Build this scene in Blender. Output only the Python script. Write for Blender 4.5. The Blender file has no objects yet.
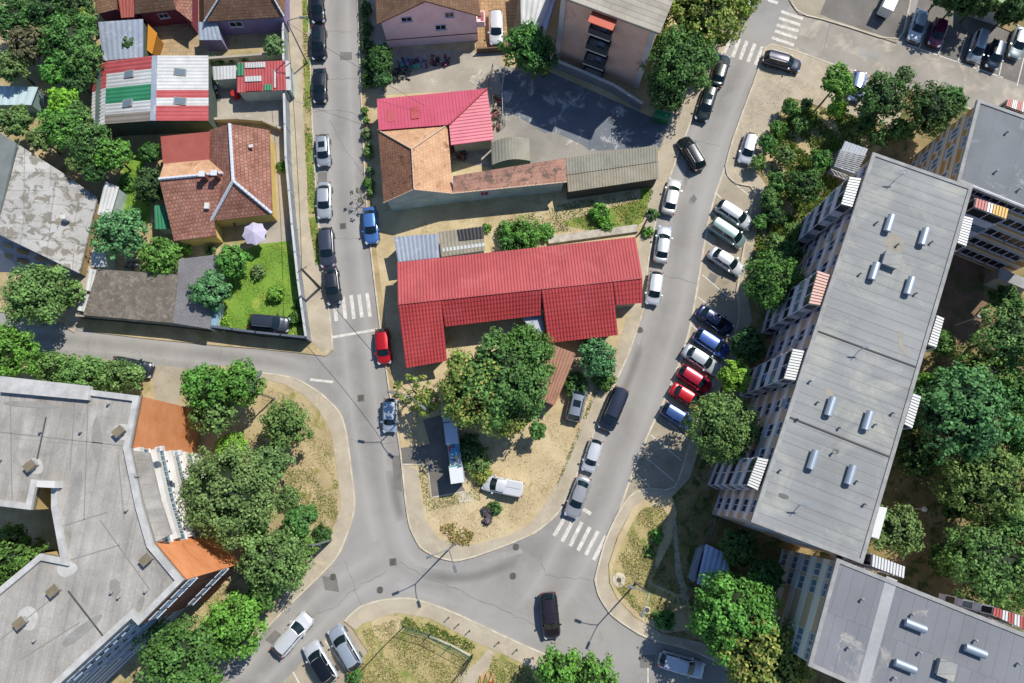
import bpy, math, random
import numpy as np
from mathutils import Vector, Matrix
from mathutils.geometry import tessellate_polygon
random.seed(7); RNG=np.random.default_rng(11)
S=bpy.context.scene; COL=S.collection
# ---------------------------------------------------------------- camera model (px of the picture -> point of the place)
F=683.0; H=76.0; T=math.atan(143.5/F)
ct,st=math.cos(T),math.sin(T)
def W(px,py,z=0.0):
    a=(px-512.0)/F; b=-(py-341.5)/F
    ry=b*ct+st; rz=b*st-ct
    k=(z-H)/rz
    return Vector((a*k,ry*k,z))
def scale(px,py,z=0):
    p=W(px,py,z); q=W(px+1,py,z); return 1.0/(q-p).length
cam=bpy.data.cameras.new('camera'); cam.lens=F/1024*36; cam.sensor_width=36; cam.clip_end=6000; cam.clip_start=.5
co=bpy.data.objects.new('camera',cam); co.location=(0,0,H); co.rotation_euler=(T,0,0); COL.objects.link(co); S.camera=co
# ---------------------------------------------------------------- light
w=bpy.data.worlds.new('World'); S.world=w; w.use_nodes=True
nt=w.node_tree; bg=nt.nodes['Background']; sk=nt.nodes.new('ShaderNodeTexSky'); sk.sky_type='NISHITA'; sk.sun_disc=False
EL=math.radians(51); hd=Vector((.70,.71,0)).normalized()
sk.sun_elevation=EL; sk.sun_rotation=math.atan2(hd.x,hd.y); sk.altitude=200
nt.links.new(sk.outputs[0],bg.inputs[0]); bg.inputs[1].default_value=0.118; sk.ozone_density=5; sk.air_density=1.1; sk.dust_density=.3
sl=bpy.data.lights.new('sun','SUN'); sl.energy=5.0; sl.angle=math.radians(.5); sl.color=(1,.945,.855)
so=bpy.data.objects.new('sun',sl); d=Vector((hd.x*math.cos(EL),hd.y*math.cos(EL),math.sin(EL)))
so.rotation_euler=d.to_track_quat('Z','Y').to_euler(); so.location=(30,30,90); COL.objects.link(so)
S.view_settings.view_transform='Standard'; S.view_settings.look='None'; S.view_settings.exposure=0
# ---------------------------------------------------------------- materials
MC={}
def lin(c):
    return tuple((v/12.92 if v<=.04045 else ((v+.055)/1.055)**2.4) for v in c)
def hexc(h):
    return lin(tuple(int(h[i:i+2],16)/255 for i in (0,2,4)))
class N:
    def __init__(s,name):
        s.m=bpy.data.materials.new(name); s.m.use_nodes=True; s.t=s.m.node_tree; s.b=s.t.nodes['Principled BSDF']
    def n(s,typ,**kw):
        x=s.t.nodes.new(typ)
        for k,v in kw.items():
            if hasattr(x,k): setattr(x,k,v)
        return x
    def l(s,a,b): s.t.links.new(a,b)
    def noise(s,co,sc,det=4,dist=0,rough=.6):
        x=s.n('ShaderNodeTexNoise'); x.inputs['Scale'].default_value=sc; x.inputs['Detail'].default_value=det
        x.inputs['Distortion'].default_value=dist; x.inputs['Roughness'].default_value=rough; s.l(co,x.inputs['Vector']); return x.outputs['Fac']
    def ramp(s,f,a,b):
        x=s.n('ShaderNodeMapRange'); x.inputs['From Min'].default_value=a; x.inputs['From Max'].default_value=b; x.clamp=True; s.l(f,x.inputs['Value']); return x.outputs[0]
    def mix(s,f,a,b,mode='MIX'):
        x=s.n('ShaderNodeMix',data_type='RGBA',blend_type=mode)
        for v,i in ((f,0),(a,6),(b,7)):
            if hasattr(v,'type') and not isinstance(v,(tuple,float)): s.l(v,x.inputs[i])
            elif isinstance(v,(tuple,list)): x.inputs[i].default_value=(*v[:3],1)
            else: x.inputs[i].default_value=v
        return x.outputs[2]
def mat(name,c,c2=None,vs=.35,fine=6,famt=.25,rough=.85,bump=.0,c3=None,s3=.5,t3=(.55,.65),pat=None,pw=1,ph=1,pcol=.6,pvar=.2,mort=.04,metal=0,spec=.3,streak=None,uv=False,bands=None):
    if name in MC: return MC[name]
    c=hexc(c) if isinstance(c,str) else c
    c2=hexc(c2) if isinstance(c2,str) else (c2 or tuple(v*.78 for v in c))
    g=N(name)
    geo=g.n('ShaderNodeNewGeometry').outputs['Position']; uvn=g.n('ShaderNodeUVMap').outputs[0]
    co=uvn if uv else geo
    col=g.mix(g.ramp(g.noise(co,vs,6,.3),.35,.65),c,c2)
    if bands:   # storey bands over v (metres)
        sp=g.n('ShaderNodeSeparateXYZ'); g.l(uvn,sp.inputs[0])
        m=g.n('ShaderNodeMath',operation='MULTIPLY'); m.inputs[1].default_value=1/bands[0]; g.l(sp.outputs[1],m.inputs[0])
        fr=g.n('ShaderNodeMath',operation='FRACT'); g.l(m.outputs[0],fr.inputs[0])
        cr=g.n('ShaderNodeValToRGB'); cr.color_ramp.interpolation='CONSTANT'
        el=cr.color_ramp.elements
        for i,(p,h) in enumerate(bands[1]):
            e=el[i] if i<2 else el.new(p)
            e.position=p; e.color=(*hexc(h),1)
        g.l(fr.outputs[0],cr.inputs[0])
        col=g.mix(.85,col,cr.outputs[0])
    if c3:
        c3=hexc(c3) if isinstance(c3,str) else c3
        col=g.mix(g.ramp(g.noise(co,s3,8,.6,.7),*t3),col,c3)
    if name=='asphalt':
        at=g.n('ShaderNodeAttribute',attribute_name='wear'); sp2=g.n('ShaderNodeSeparateColor'); g.l(at.outputs['Color'],sp2.inputs[0])
        col=g.mix(g_f(g,sp2.outputs[0],.55),col,hexc('b0adA8')); col=g.mix(g_f(g,sp2.outputs[1],.5),col,hexc('5f5c58'))
    hgt=None
    if pat:
        br=g.n('ShaderNodeTexBrick'); g.l(uvn,br.inputs['Vector'])
        br.inputs['Color1'].default_value=(1,1,1,1); br.inputs['Color2'].default_value=(1-pvar,)*3+(1,)
        br.inputs['Mortar'].default_value=(pcol,)*3+(1,); br.inputs['Scale'].default_value=1
        br.inputs['Brick Width'].default_value=pw; br.inputs['Row Height'].default_value=ph; br.inputs['Mortar Size'].default_value=mort
        br.inputs['Mortar Smooth'].default_value=.3; br.offset=.5 if pat=='brick' else 0
        col=g.mix(1.0,col,br.outputs['Color'],'MULTIPLY'); hgt=br.outputs['Fac']
    if streak:
        mp=g.n('ShaderNodeMapping'); mp.inputs['Scale'].default_value=(streak[0],streak[1],1); g.l(uvn,mp.inputs[0])
        f=g.ramp(g.noise(mp.outputs[0],1,5),.4,.7); col=g.mix(f,col,g.mix(1.0,col,(streak[2],)*3,'MULTIPLY'))
    f=g.ramp(g.noise(co,fine,4),.3,.7); col=g.mix(g_f(g,f,famt),col,g.mix(1.0,col,(.55,.55,.55),'MULTIPLY'))
    g.l(col,g.b.inputs['Base Color']); g.b.inputs['Roughness'].default_value=rough; g.b.inputs['Metallic'].default_value=metal
    g.b.inputs['Specular IOR Level'].default_value=spec
    if bump:
        bp=g.n('ShaderNodeBump'); bp.inputs['Strength'].default_value=bump; bp.inputs['Distance'].default_value=.05
        if hgt is not None:
            inv=g.n('ShaderNodeMath',operation='SUBTRACT'); inv.inputs[0].default_value=1; g.l(hgt,inv.inputs[1]); g.l(inv.outputs[0],bp.inputs['Height'])
        else: g.l(g.noise(co,fine*1.5,5),bp.inputs['Height'])
        g.l(bp.outputs[0],g.b.inputs['Normal'])
    MC[name]=g.m; return g.m
def g_f(g,f,a):
    x=g.n('ShaderNodeMath',operation='MULTIPLY'); x.inputs[1].default_value=a; g.l(f,x.inputs[0]); return x.outputs[0]
def plain(name,c,rough=.5,metal=0,coat=0,spec=.5):
    if name in MC: return MC[name]
    c=hexc(c) if isinstance(c,str) else c
    g=N(name); co_=g.n('ShaderNodeTexCoord').outputs['Object']
    col=g.mix(g_f(g,g.ramp(g.noise(co_,3,4),.3,.7),.25),c,tuple(v*.7 for v in c))
    g.l(col,g.b.inputs['Base Color']); b=g.b.inputs
    b['Roughness'].default_value=rough; b['Metallic'].default_value=metal; b['Coat Weight'].default_value=coat; b['Coat Roughness'].default_value=.08; b['Specular IOR Level'].default_value=spec
    MC[name]=g.m; return g.m
def leafmat():
    g=N('leaves'); a=g.n('ShaderNodeAttribute',attribute_name='col').outputs['Color']
    g.l(a,g.b.inputs['Base Color']); g.b.inputs['Roughness'].default_value=.6; g.b.inputs['Specular IOR Level'].default_value=.25
    tr=g.n('ShaderNodeBsdfTranslucent'); g.l(a,tr.inputs[0]); mx=g.n('ShaderNodeMixShader'); mx.inputs[0].default_value=.25
    g.l(g.b.outputs[0],mx.inputs[1]); g.l(tr.outputs[0],mx.inputs[2]); g.l(mx.outputs[0],g.t.nodes['Material Output'].inputs[0]); return g.m
LEAF=leafmat()
BARK=mat('bark','5b4a38',fine=8,bump=.4)
# ---------------------------------------------------------------- mesh builder
class MB:
    def __init__(s): s.v=[]; s.f=[]; s.mi=[]; s.ud=Vector((1,0,0))
    def add(s,vs,fs,mi=0):
        o=len(s.v); s.v+= [tuple(v) for v in vs]
        for f in fs: s.f.append(tuple(i+o for i in f)); s.mi.append(mi)
        return s
    def box(s,c,sz,rz=0,mi=0,tilt=None):
        x,y,z=sz[0]/2,sz[1]/2,sz[2]/2
        R=Matrix.Rotation(rz,3,'Z')
        if tilt: R=R@Matrix.Rotation(tilt[1],3,tilt[0])
        vs=[Vector(c)+R@Vector((a*x,b*y,g*z)) for a,b,g in ((-1,-1,-1),(1,-1,-1),(1,1,-1),(-1,1,-1),(-1,-1,1),(1,-1,1),(1,1,1),(-1,1,1))]
        return s.add(vs,[(0,3,2,1),(4,5,6,7),(0,1,5,4),(1,2,6,5),(2,3,7,6),(3,0,4,7)],mi)
    def tube(s,p0,p1,r0,r1=None,n=8,mi=0):
        p0,p1=Vector(p0),Vector(p1); r1=r0 if r1 is None else r1
        q=(p1-p0).to_track_quat('Z','Y'); vs=[]
        for p,r in ((p0,r0),(p1,r1)):
            vs+=[p+q@Vector((r*math.cos(2*math.pi*i/n),r*math.sin(2*math.pi*i/n),0)) for i in range(n)]
        return s.add(vs,[(i,(i+1)%n,n+(i+1)%n,n+i) for i in range(n)]+[tuple(range(n-1,-1,-1)),tuple(range(n,2*n))],mi)
    def poly(s,pts,mi=0):   # planar-ish concave polygon as triangles, facing up
        pts=[Vector(p) for p in pts]
        tr=tessellate_polygon([pts]); fs=[]
        for t in tr:
            a,b,c=(pts[i] for i in t); n=(b-a).cross(c-a)
            fs.append(tuple(t) if n.z>=0 else tuple(reversed(t)))
        return s.add(pts,fs,mi)
    def prism(s,pts,z0,z1,mi=0,mside=None):
        P=[Vector((p[0],p[1])) for p in pts]
        A=sum(P[i].x*P[(i+1)%len(P)].y-P[(i+1)%len(P)].x*P[i].y for i in range(len(P)))
        if A<0: P.reverse()
        s.poly([(p.x,p.y,z1) for p in P],mi); n=len(P)
        for i in range(n):
            a,b=P[i],P[(i+1)%n]
            s.add([(a.x,a.y,z0),(b.x,b.y,z0),(b.x,b.y,z1),(a.x,a.y,z1)],[(0,1,2,3)],mi if mside is None else mside)
        return s
    def slab(s,pts,th=.12,mi=0):    # any 3D polygon with thickness below
        pts=[Vector(p) for p in pts]; n=len(pts)
        nn=Vector((0,0,0))
        for i in range(n): nn+=pts[i].cross(pts[(i+1)%n])
        if nn.z<0: pts.reverse()
        tr=tessellate_polygon([pts]); lo=[p-Vector((0,0,th)) for p in pts]; fs=[]
        for t in tr:
            a,b,c=(pts[i] for i in t); up=(b-a).cross(c-a).z>=0
            t2=tuple(t) if up else tuple(reversed(t))
            fs.append(t2); fs.append(tuple(i+n for i in reversed(t2)))
        for i in range(n): j=(i+1)%n; fs.append((i,i+n,j+n,j))
        return s.add(pts+lo,fs,mi)
    def corr(s,a,b,c,d,per=.3,amp=.035,mi=0,step=0,th=.06):   # ribs run a->d ; a-b is the eave
        a,b,c,d=map(Vector,(a,b,c,d)); nrm=(b-a).cross(d-a).normalized()
        if nrm.z<0: nrm=-nrm
        n=max(2,int(((b-a).length+(c-d).length)/2/per))*4
        rows=1 if not step else max(1,int((d-a).length/step)); vs=[]; fs=[]
        prof=(0,1,1,0)
        lv=[]
        for r in range(rows):
            t0,t1=r/rows,(r+1)/rows
            lv+= [(t0,.04 if step else 0),(t1,0)]
        for t,o in lv:
            for i in range(n+1):
                u=i/n; p=(a.lerp(b,u)).lerp(d.lerp(c,u),t)
                vs.append(p+nrm*(amp*prof[i%4]+o))
        m=n+1; up=(b-a).cross(d-a).z>=0
        for r in range(len(lv)-1):
            for i in range(n):
                q=(r*m+i,r*m+i+1,(r+1)*m+i+1,(r+1)*m+i); fs.append(q if up else tuple(reversed(q)))
        s.add(vs,fs,mi)
        lo=[p-nrm*th for p in (a,b,c,d)]; tp=[a,b,c,d]
        s.add(tp+lo,[(0,4,5,1),(1,5,6,2),(2,6,7,3),(3,7,4,0),(4,7,6,5)],mi); return s
    def build(s,name,mats,parent=None,local=False,smooth=False):
        me=bpy.data.meshes.new(name); me.from_pydata(s.v,[],s.f)
        if not isinstance(mats,(list,tuple)): mats=[mats]
        for m in mats: me.materials.append(m)
        me.polygons.foreach_set('material_index',s.mi)
        if smooth: me.polygons.foreach_set('use_smooth',[True]*len(s.f))
        uv=me.uv_layers.new(name='UVMap').data; ud=s.ud.normalized(); Z=Vector((0,0,1)); k=0
        V=[Vector(v) for v in s.v]
        for p in me.polygons:
            n=p.normal
            if abs(n.z)<.995:
                e=Z.cross(n).normalized()
                if abs(n.z)>.2 and abs(e.dot(ud))<.5 and s.ud.length>1.5: e=ud
            else: e=ud
            g_=n.cross(e) if abs(n.z)>=.2 else Z
            for li in p.loop_indices:
                q=V[me.loops[li].vertex_index]; uv[li].uv=(q.dot(e),q.dot(g_))
        o=bpy.data.objects.new(name,me); COL.objects.link(o)
        if parent is not None:
            o.parent=parent
            if not local: o.matrix_parent_inverse=parent.matrix_basis.inverted()
        return o
def tag(o,label=None,cat=None,group=None,kind=None):
    if label: o['label']=label
    if cat: o['category']=cat
    if group: o['group']=group
    if kind: o['kind']=kind
    return o
def thing(name,label,cat,loc,rz=0,group=None):
    o=bpy.data.objects.new(name,None); o.location=loc; o.rotation_euler=(0,0,rz); o.empty_display_size=.3; COL.objects.link(o)
    return tag(o,label,cat,group)
def cen(P): return sum((Vector((p[0],p[1],0)) for p in P),Vector())/len(P)
def chaikin(P,it=1,closed=True):
    for _ in range(it):
        Q=[]; n=len(P); 
        for i in range(n if closed else n-1):
            a,b=P[i],P[(i+1)%n]
            Q+=[(a[0]*.75+b[0]*.25,a[1]*.75+b[1]*.25),(a[0]*.25+b[0]*.75,a[1]*.25+b[1]*.75)]
        if not closed: Q=[P[0]]+Q+[P[-1]]
        P=Q
    return P
# ---------------------------------------------------------------- ground materials
m_asph=mat('asphalt','a29f9a','8b8884',vs=.10,fine=12,famt=.4,rough=.92,c3='a3a19d',s3=.22,t3=(.45,.75))
m_asph2=mat('asphalt_old','a29c92','8d877d',vs=.2,fine=8,famt=.25,c3='bdb3a2',s3=.4,t3=(.5,.7))
m_asphd=mat('asphalt_dark','7d7973','6d6964',vs=.3,fine=8,famt=.3,c3='8d867c',s3=.8,t3=(.55,.7))
m_pave=mat('pavement_concrete','bbb09c','a79c88',vs=.3,fine=9,famt=.32,c3='c6b79d',s3=.7,t3=(.5,.7))
m_bay=mat('bay_concrete','b0a591','9c927f',vs=.3,fine=9,famt=.35,c3='8d8272',s3=.6,t3=(.55,.68))
m_kerb=mat('kerb_stone','d3cab6','b5ab97',vs=1,fine=9,famt=.2)
m_dirt=mat('dry_soil','c4b08a','a3936c',vs=.35,fine=5,famt=.4,c3='8f8a4e',s3=.5,t3=(.55,.66),bump=.3)
m_dirt2=mat('sandy_soil','d0be98','b5a27c',vs=.3,fine=7,famt=.4,c3='a38d60',s3=.8,t3=(.55,.7),bump=.3)
m_dry=mat('dry_grass','a89b66','bba97c',vs=.5,fine=5,famt=.45,c3='7d8a3f',s3=.6,t3=(.5,.62),bump=.4)
m_soil=mat('grassy_soil','a08a64','80754a',vs=.5,fine=5,famt=.5,c3='4c5a2a',s3=.6,t3=(.5,.6),bump=.4)  # soil mixed with grass, darker and greener than the dry soil
m_lawn=mat('lawn','6b9533','83a23f',vs=.35,fine=8,famt=.35,c3='b3b552',s3=.5,t3=(.55,.7),bump=.15)
m_lawn2=mat('verge_grass','6b8f38','8b9146',vs=.8,fine=7,famt=.4,c3='a59a5a',s3=.9,t3=(.5,.65),bump=.4)
m_conc=mat('yard_concrete','b5ad9e','9d9588',vs=.25,fine=5,famt=.3,c3='d0c8b8',s3=.5,t3=(.58,.68))
m_court=mat('court_concrete','9f9a90','88847c',vs=.2,fine=5,famt=.3,c3='c4beb2',s3=.35,t3=(.6,.68))
m_paver=mat('beige_pavers','bda582','aa926f',vs=.4,fine=6,famt=.2,pat='brick',pw=.9,ph=.6,mort=.04,pcol=.65)
m_paint=mat('road_paint','e2dfd6','c0bcb2',vs=2,fine=10,famt=.3,c3='a39f98',s3=3,t3=(.58,.66))
def sheet(name,px,z,m,smooth=0,z0=None):
    P=[W(x,y,z) for x,y in px]; P=[(p.x,p.y) for p in P]
    if smooth: P=chaikin(P,smooth)
    b=MB()
    if z0 is None: b.poly([(x,y,z) for x,y in P])
    else: b.prism(P,z0,z)
    return tag(b.build(name,m),kind='structure')
b=MB(); b.poly([(-3000,-3000,-.02),(3000,-3000,-.02),(3000,3000,-.02),(-3000,3000,-.02)]); tag(b.build('ground',m_dry),kind='structure')
sheet('road',[(-90,-90),(1110,-90),(1110,780),(-90,780)],0.0,m_asph)
def ribbon(name,px,width,z,m,z0=0,closed=False,smooth=1,side=1):
    P=[W(x,y,z) for x,y in px]; P=[(p.x,p.y) for p in P]
    P=chaikin(P,smooth,closed)
    n=len(P); b=MB(); L=[]; R=[]
    for i in range(n):
        a=Vector(P[max(0,i-1)]); c=Vector(P[min(n-1,i+1)]); t=(c-a).normalized(); nn=Vector((-t.y,t.x))*side
        L.append(Vector(P[i])); R.append(Vector(P[i])+nn*width)
    for i in range(n-1):
        q=[L[i],L[i+1],R[i+1],R[i]]
        A=(q[1]-q[0]).cross(q[2]-q[0]) 
        if A<0: q=[R[i],R[i+1],L[i+1],L[i]]
        b.add([(*v,z) for v in q]+[(*v,z0) for v in q],[(0,1,2,3),(0,4,5,1),(3,2,6,7)])
    return tag(b.build(name,m),kind='structure')
EA=[(308,-60),(308,0),(311,60),(313,130),(317,200),(322,255),(328,300),(332,330),(333,350),(326,356),(300,353),(262,349),(223,346),(150,339),(100,333),(60,322),(0,312),(-60,305)]
EB=[(355,-60),(357,0),(360,87),(364,175),(366,208),(370,250),(377,308),(381,340),(385,366),(389,394),(397,432),(401,463),(405,505),(409,528),(419,548),(436,558),(455,562),(473,558),(504,547),(535,534),(556,517),(565,503),(577,476),(590,445),(603,410),(616,384),(631,350),(645,308),(648,268),(655,226),(664,196),(674,167),(688,131),(703,90),(725,49),(742,8),(765,-60)]
IB=[(720,-40),(700,30),(690,60),(664,140),(653,185),(640,235),(635,290),(620,340),(606,372),(590,402),(564,468),(546,503),(530,524),(509,535),(478,544),(455,545),(438,538),(427,522),(421,500),(418,470),(402,463)]
EC=[(178,405),(182,382),(205,366),(235,366),(261,372),(285,375),(303,381),(323,394),(341,412),(347,432),(351,463),(356,505),(351,526),(341,552),(330,567),(283,612),(252,645),(223,671),(180,710),(140,760)]
IC=[(120,700),(165,668),(239,658),(262,619),(304,565),(332,531),(341,505),(336,463),(331,432),(319,410),(303,394),(284,384),(262,379),(240,374)]
ED=[(300,770),(335,700),(352,672),(368,652),(352,628),(344,621),(350,614),(361,605),(382,599),(408,597),(424,601),(450,610),(486,627),(520,643),(551,656),(575,672),(600,700),(640,770)]
ID=[(560,690),(528,666),(490,648),(472,641),(449,628),(429,618),(398,613),(384,616),(362,624),(356,630)]
EE1=[(1100,150),(902,86),(828,62),(805,53),(773,43),(764,47),(759,67),(733,136),(725,165),(727,176),(736,184),(755,187),(751,205),(742,255),(736,290),(740,318),(728,345),(718,370),(705,395),(690,440),(680,475),(672,490),(650,487),(632,492),(619,509),(605,539),(600,557),(594,580),(598,596),(608,612),(615,619),(639,635),(660,643),(690,650),(720,664),(760,690),(830,770)]
sheet('ground_block_houses',[(-60,-60)]+EA,.10,m_dirt,0,-.01)
sheet('ground_block_centre',EB,.10,m_dirt2,0,-.01)
sheet('ground_block_garden',[(-60,358),(60,360),(125,374),(152,378),(155,402)]+EC+[(-60,760)],.10,m_dirt,0,-.01)
sheet('ground_block_school',ED,.10,m_dry,0,-.01)
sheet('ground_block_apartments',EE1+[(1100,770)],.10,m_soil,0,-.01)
sheet('ground_block_north',[(789,-60),(789,0),(799,14),(830,21),(897,43),(907,28),(920,-60)],.10,m_bay,0,-.01)
sheet('ground_block_parking',[(918,-60),(920,-6),(945,4),(985,20),(1030,40),(1100,70),(1100,-60)],.10,m_soil,0,-.01)
# pavements
sheet('pavement_west',[(286,-60),(287,0),(289,100),(291,165),(298,250),(305,300),(311,340)]+[(326,355),(333,349),(331,325),(328,300),(322,262),(316,262),(308,222),(303,120),(301,-60)],.12,m_pave,0,0)
sheet('pavement_centre',[(766,-60)]+[(x-0.3 if x>500 else x+.3,y-.3) for x,y in EB[:9:-1]]+IB[::-1],.12,m_pave,0,0)
sheet('pavement_centre_west',EB[:11]+[(402,463),(400,436),(395,400),(391,366),(386,330),(383,300),(375,240),(372,205),(368,170),(367,87),(366,-60)],.115,mat('verge_soil','b9a37b','9c8a62',vs=.6,fine=6,famt=.4,c3='7f8446',s3=.9,t3=(.55,.65)),0,0)
sheet('pavement_garden',EC[3:]+IC,.12,m_pave,0,0)
sheet('pavement_school',ED[5:]+ID,.12,m_pave,0,0)
sheet('pavement_apartments',[(619,509),(605,539),(600,557),(594,580),(598,596),(608,612),(615,619),(639,635),(660,643),(690,650),(735,672),(740,662),(700,642),(663,634),(634,617),(616,598),(609,583),(608,565),(617,537),(634,506),(652,496),(672,497),(690,478),(702,440),(717,395),(742,350),(752,320),(747,292),(752,255),(762,205),(766,185),(757,172),(762,155),(772,128),(787,97),(800,100),(826,108),(850,114),(895,128),(905,105),(902,86),(828,62),(805,53),(773,43),(764,47),(759,67),(733,136),(725,165),(727,176),(736,184),(755,187),(751,205),(742,255),(736,290),(740,318),(728,345),(718,370),(705,395),(690,440),(680,475),(672,490),(650,487),(632,492)],.12,m_pave,0,0)
for nm,e,c,sd in (('kerb_west',EA[:9],0,1),('kerb_centre',EB,0,-1),('kerb_garden',EC[3:],0,1),('kerb_school',ED[5:],0,1),('kerb_apartments',EE1,0,1),('kerb_north',[(789,-60),(789,0),(799,14),(830,21),(897,43),(907,28),(920,-60)],0,1)):
    # choose side that points to the inside by testing the first long segment
    ribbon(nm,e,.17,.145,m_kerb,0,False,1,{'kerb_west':-1,'kerb_centre':1,'kerb_garden':-1,'kerb_school':-1,'kerb_apartments':1,'kerb_north':1}[nm])
def wear(px,wd,prof,z=.003):
    P=[W(x,y,0) for x,y in px]; P=chaikin([(p.x,p.y) for p in P],2,False); n=len(P); K=12; vs=[];fs=[];cols=[]
    for i in range(n):
        a=Vector(P[max(0,i-1)]); c=Vector(P[min(n-1,i+1)]); t=(c-a).normalized(); nn=Vector((-t.y,t.x)); end=min(1,min(i,n-1-i)/3)
        for k in range(K+1):
            u=-1+2*k/K; q=Vector(P[i])+nn*u*wd/2; vs.append((q.x,q.y,z)); v=prof(u)*end; cols+= [max(0,v),max(0,-v),0,1]
    for i in range(n-1):
        for k in range(K): q=(i*(K+1)+k,(i+1)*(K+1)+k,(i+1)*(K+1)+k+1,i*(K+1)+k+1); fs.append(q[::-1])
    b=MB(); b.add(vs,fs); o=b.build('road_wear',m_asph); at=o.data.color_attributes.new('wear','FLOAT_COLOR','POINT'); at.data.foreach_set('color',cols); tag(o,kind='structure')
lanes=lambda u: (math.exp(-((abs(u)-.5)/.17)**2)-.25*math.exp(-((abs(u)-0)/.16)**2))*(1-u**8)
spot=lambda u: -(1-u*u)**2
wear([(752,40),(728,85),(703,150),(683,215),(672,285),(654,345),(634,405),(608,470),(588,520),(560,580),(530,620)],7.0,lanes)
wear([(336,-40),(338,60),(341,160),(346,240),(354,320),(362,400),(374,470),(385,530),(400,575),(460,590)],5.5,lanes,.0035)
wear([(390,560),(340,590),(290,640),(220,710)],5.0,lanes,.0065)
wear([(641,345),(632,372),(620,400)],1.4,spot,.0045); wear([(392,470),(396,500),(402,520)],1.5,spot,.0045); wear([(310,372),(260,360),(180,352),(90,342),(0,335)],3.5,lanes,.009)
wear([(520,560),(470,580),(420,575)],1.6,spot,.0048); wear([(690,160),(684,190)],.8,spot,.0048); wear([(690,205),(693,197)],1.2,spot,.005)
# bays and patches
sheet('parking_bay',[(725,165),(727,176),(736,184),(755,187),(751,205),(742,255),(736,290),(740,318),(728,345),(718,370),(705,395),(690,440),(680,475),(672,490),(650,487),(632,492),(619,509),(633,468),(648,432),(664,399),(677,368),(686,340),(691,319),(698,279),(705,234),(713,198)],.004,m_bay)
ribbon('gutter_line',[(725,165),(713,198),(705,234),(698,279),(691,319),(686,340),(677,368),(664,399),(648,432),(633,468),(619,509)],.22,.012,m_kerb,0)
sheet('parking_area',[(-60,322),(60,338),(150,346),(225,352),(262,371),(236,366),(205,366),(182,382),(178,405),(155,402),(152,378),(125,374),(60,360),(-60,358)],.008,m_bay)
sheet('road_patch_southwest',[(339,562),(363,606),(345,616),(324,640),(286,680),(230,780),(90,780),(190,700),(223,671),(283,612),(330,567)],.004,m_asph2)
sheet('parking_bay_south',[(345,616),(343,622),(352,628),(369,652),(352,672),(335,700),(300,770),(230,770),(286,680),(324,640)],.008,m_bay)
sheet('road_patch_north',[(773,42),(828,62),(902,86),(1100,150),(1100,100),(907,47),(830,22),(798,14),(790,5)],.004,m_asph2)
sheet('parking_lot',[(907,44),(1003,78),(1100,112),(1100,72),(1030,40),(985,20),(945,4),(920,-6)],.006,m_asphd)
sheet('asphalt_pad_north',[(838,-30),(820,14),(832,19),(896,40),(905,26),(915,-30)],.115,m_asphd,0,0)
sheet('asphalt_pad_kiosk',[(400,448),(430,444),(423,420),(444,414),(453,440),(461,481),(466,492),(431,498),(427,465),(401,465)],.13,m_asphd,0,0)
ribbon('pad_edging',[(401,465),(427,465),(431,498),(466,492),(461,481)],.15,.16,m_kerb,.05,False,0)
sheet('manhole_slab',[(458,493),(471,493),(472,502),(459,503)],.14,m_kerb,0,0)
# gardens and yards
sheet('lawn_house_garden',[(222,329),(217,312),(220,290),(228,278),(240,252),(262,243),(288,240),(295,262),(303,300),(309,336)],.115,m_lawn,0,0)
sheet('lawn_back_garden',[(118,222),(112,200),(125,165),(132,150),(148,155),(140,175),(152,205),(148,228)],.115,m_lawn,1,0)
for i,q in enumerate([[(302,-30),(309,-30),(310,31),(303,32)],[(303,60),(311,58),(312,82),(305,83)],[(305,84),(312,84),(313,106),(305,107)],[(305,134),(313,134),(317,212),(309,214)],[(309,218),(317,216),(322,262),(316,266)]]):
    sheet('verge_grass',q,.128,m_lawn2,0,.05)
sheet('grass_strip_centre',[(560,205),(600,205),(640,185),(655,188),(640,232),(600,232),(560,225)],.112,m_lawn2,1,0)
sheet('courtyard',[(500,66),(545,70),(668,125),(660,150),(566,160),(530,164),(492,168),(450,160),(495,130),(503,95)],.112,m_court,0,0)
sheet('courtyard_painted_shade',[(503,108),(500,72),(545,70),(640,112),(668,125),(661,147),(590,151),(583,145),(552,131),(545,133),(532,125)],.118,mat('court_shade_paint','767c84','666c74',vs=.25,fine=6,famt=.35,c3='b5b7b6',s3=.45,t3=(.54,.62)))  # darker tone follows the block's cast shadow: shade put into the colour
sheet('yard_pink_house',[(378,95),(381,55),(400,48),(500,52),(507,95),(500,140),(480,90)],.108,m_conc,0,0)
sheet('driveway_pavers',[(474,-30),(522,-30),(515,20),(508,50),(476,54)],.118,mat('diagonal_pavers','b89a74','a58762',vs=.5,fine=6,pat='grid',pw=.5,ph=.5,mort=.05,pcol=.6),0,0)
sheet('side_path_pink_house',[(366,-40),(382,-40),(388,60),(388,92),(368,88)],.122,m_conc,0,0)
sheet('yard_pavers',[(143,22),(198,8),(205,55),(205,62),(146,60)],.115,m_paver,0,0)
sheet('yard_concrete',[(210,78),(286,90),(286,126),(232,122),(210,126)],.115,m_conc,0,0)
sheet('side_yard',[(272,126),(289,126),(297,240),(260,244),(255,222),(274,218)],.118,m_conc,0,0)
sheet('garden_path',[(79,272),(98,196),(104,200),(92,260),(80,318),(74,333),(64,326)],.115,m_pave,0,0)
sheet('path_between_fences',[(440,215),(560,205),(620,190),(640,186),(640,200),(560,222),(440,240),(380,262),(378,250)],.118,m_dirt2,0,0)
sheet('school_path',[(487,648),(495,652),(489,668),(476,680),(466,700),(440,700),(462,672),(475,664),(483,655)],.125,m_pave,0,0)
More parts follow.
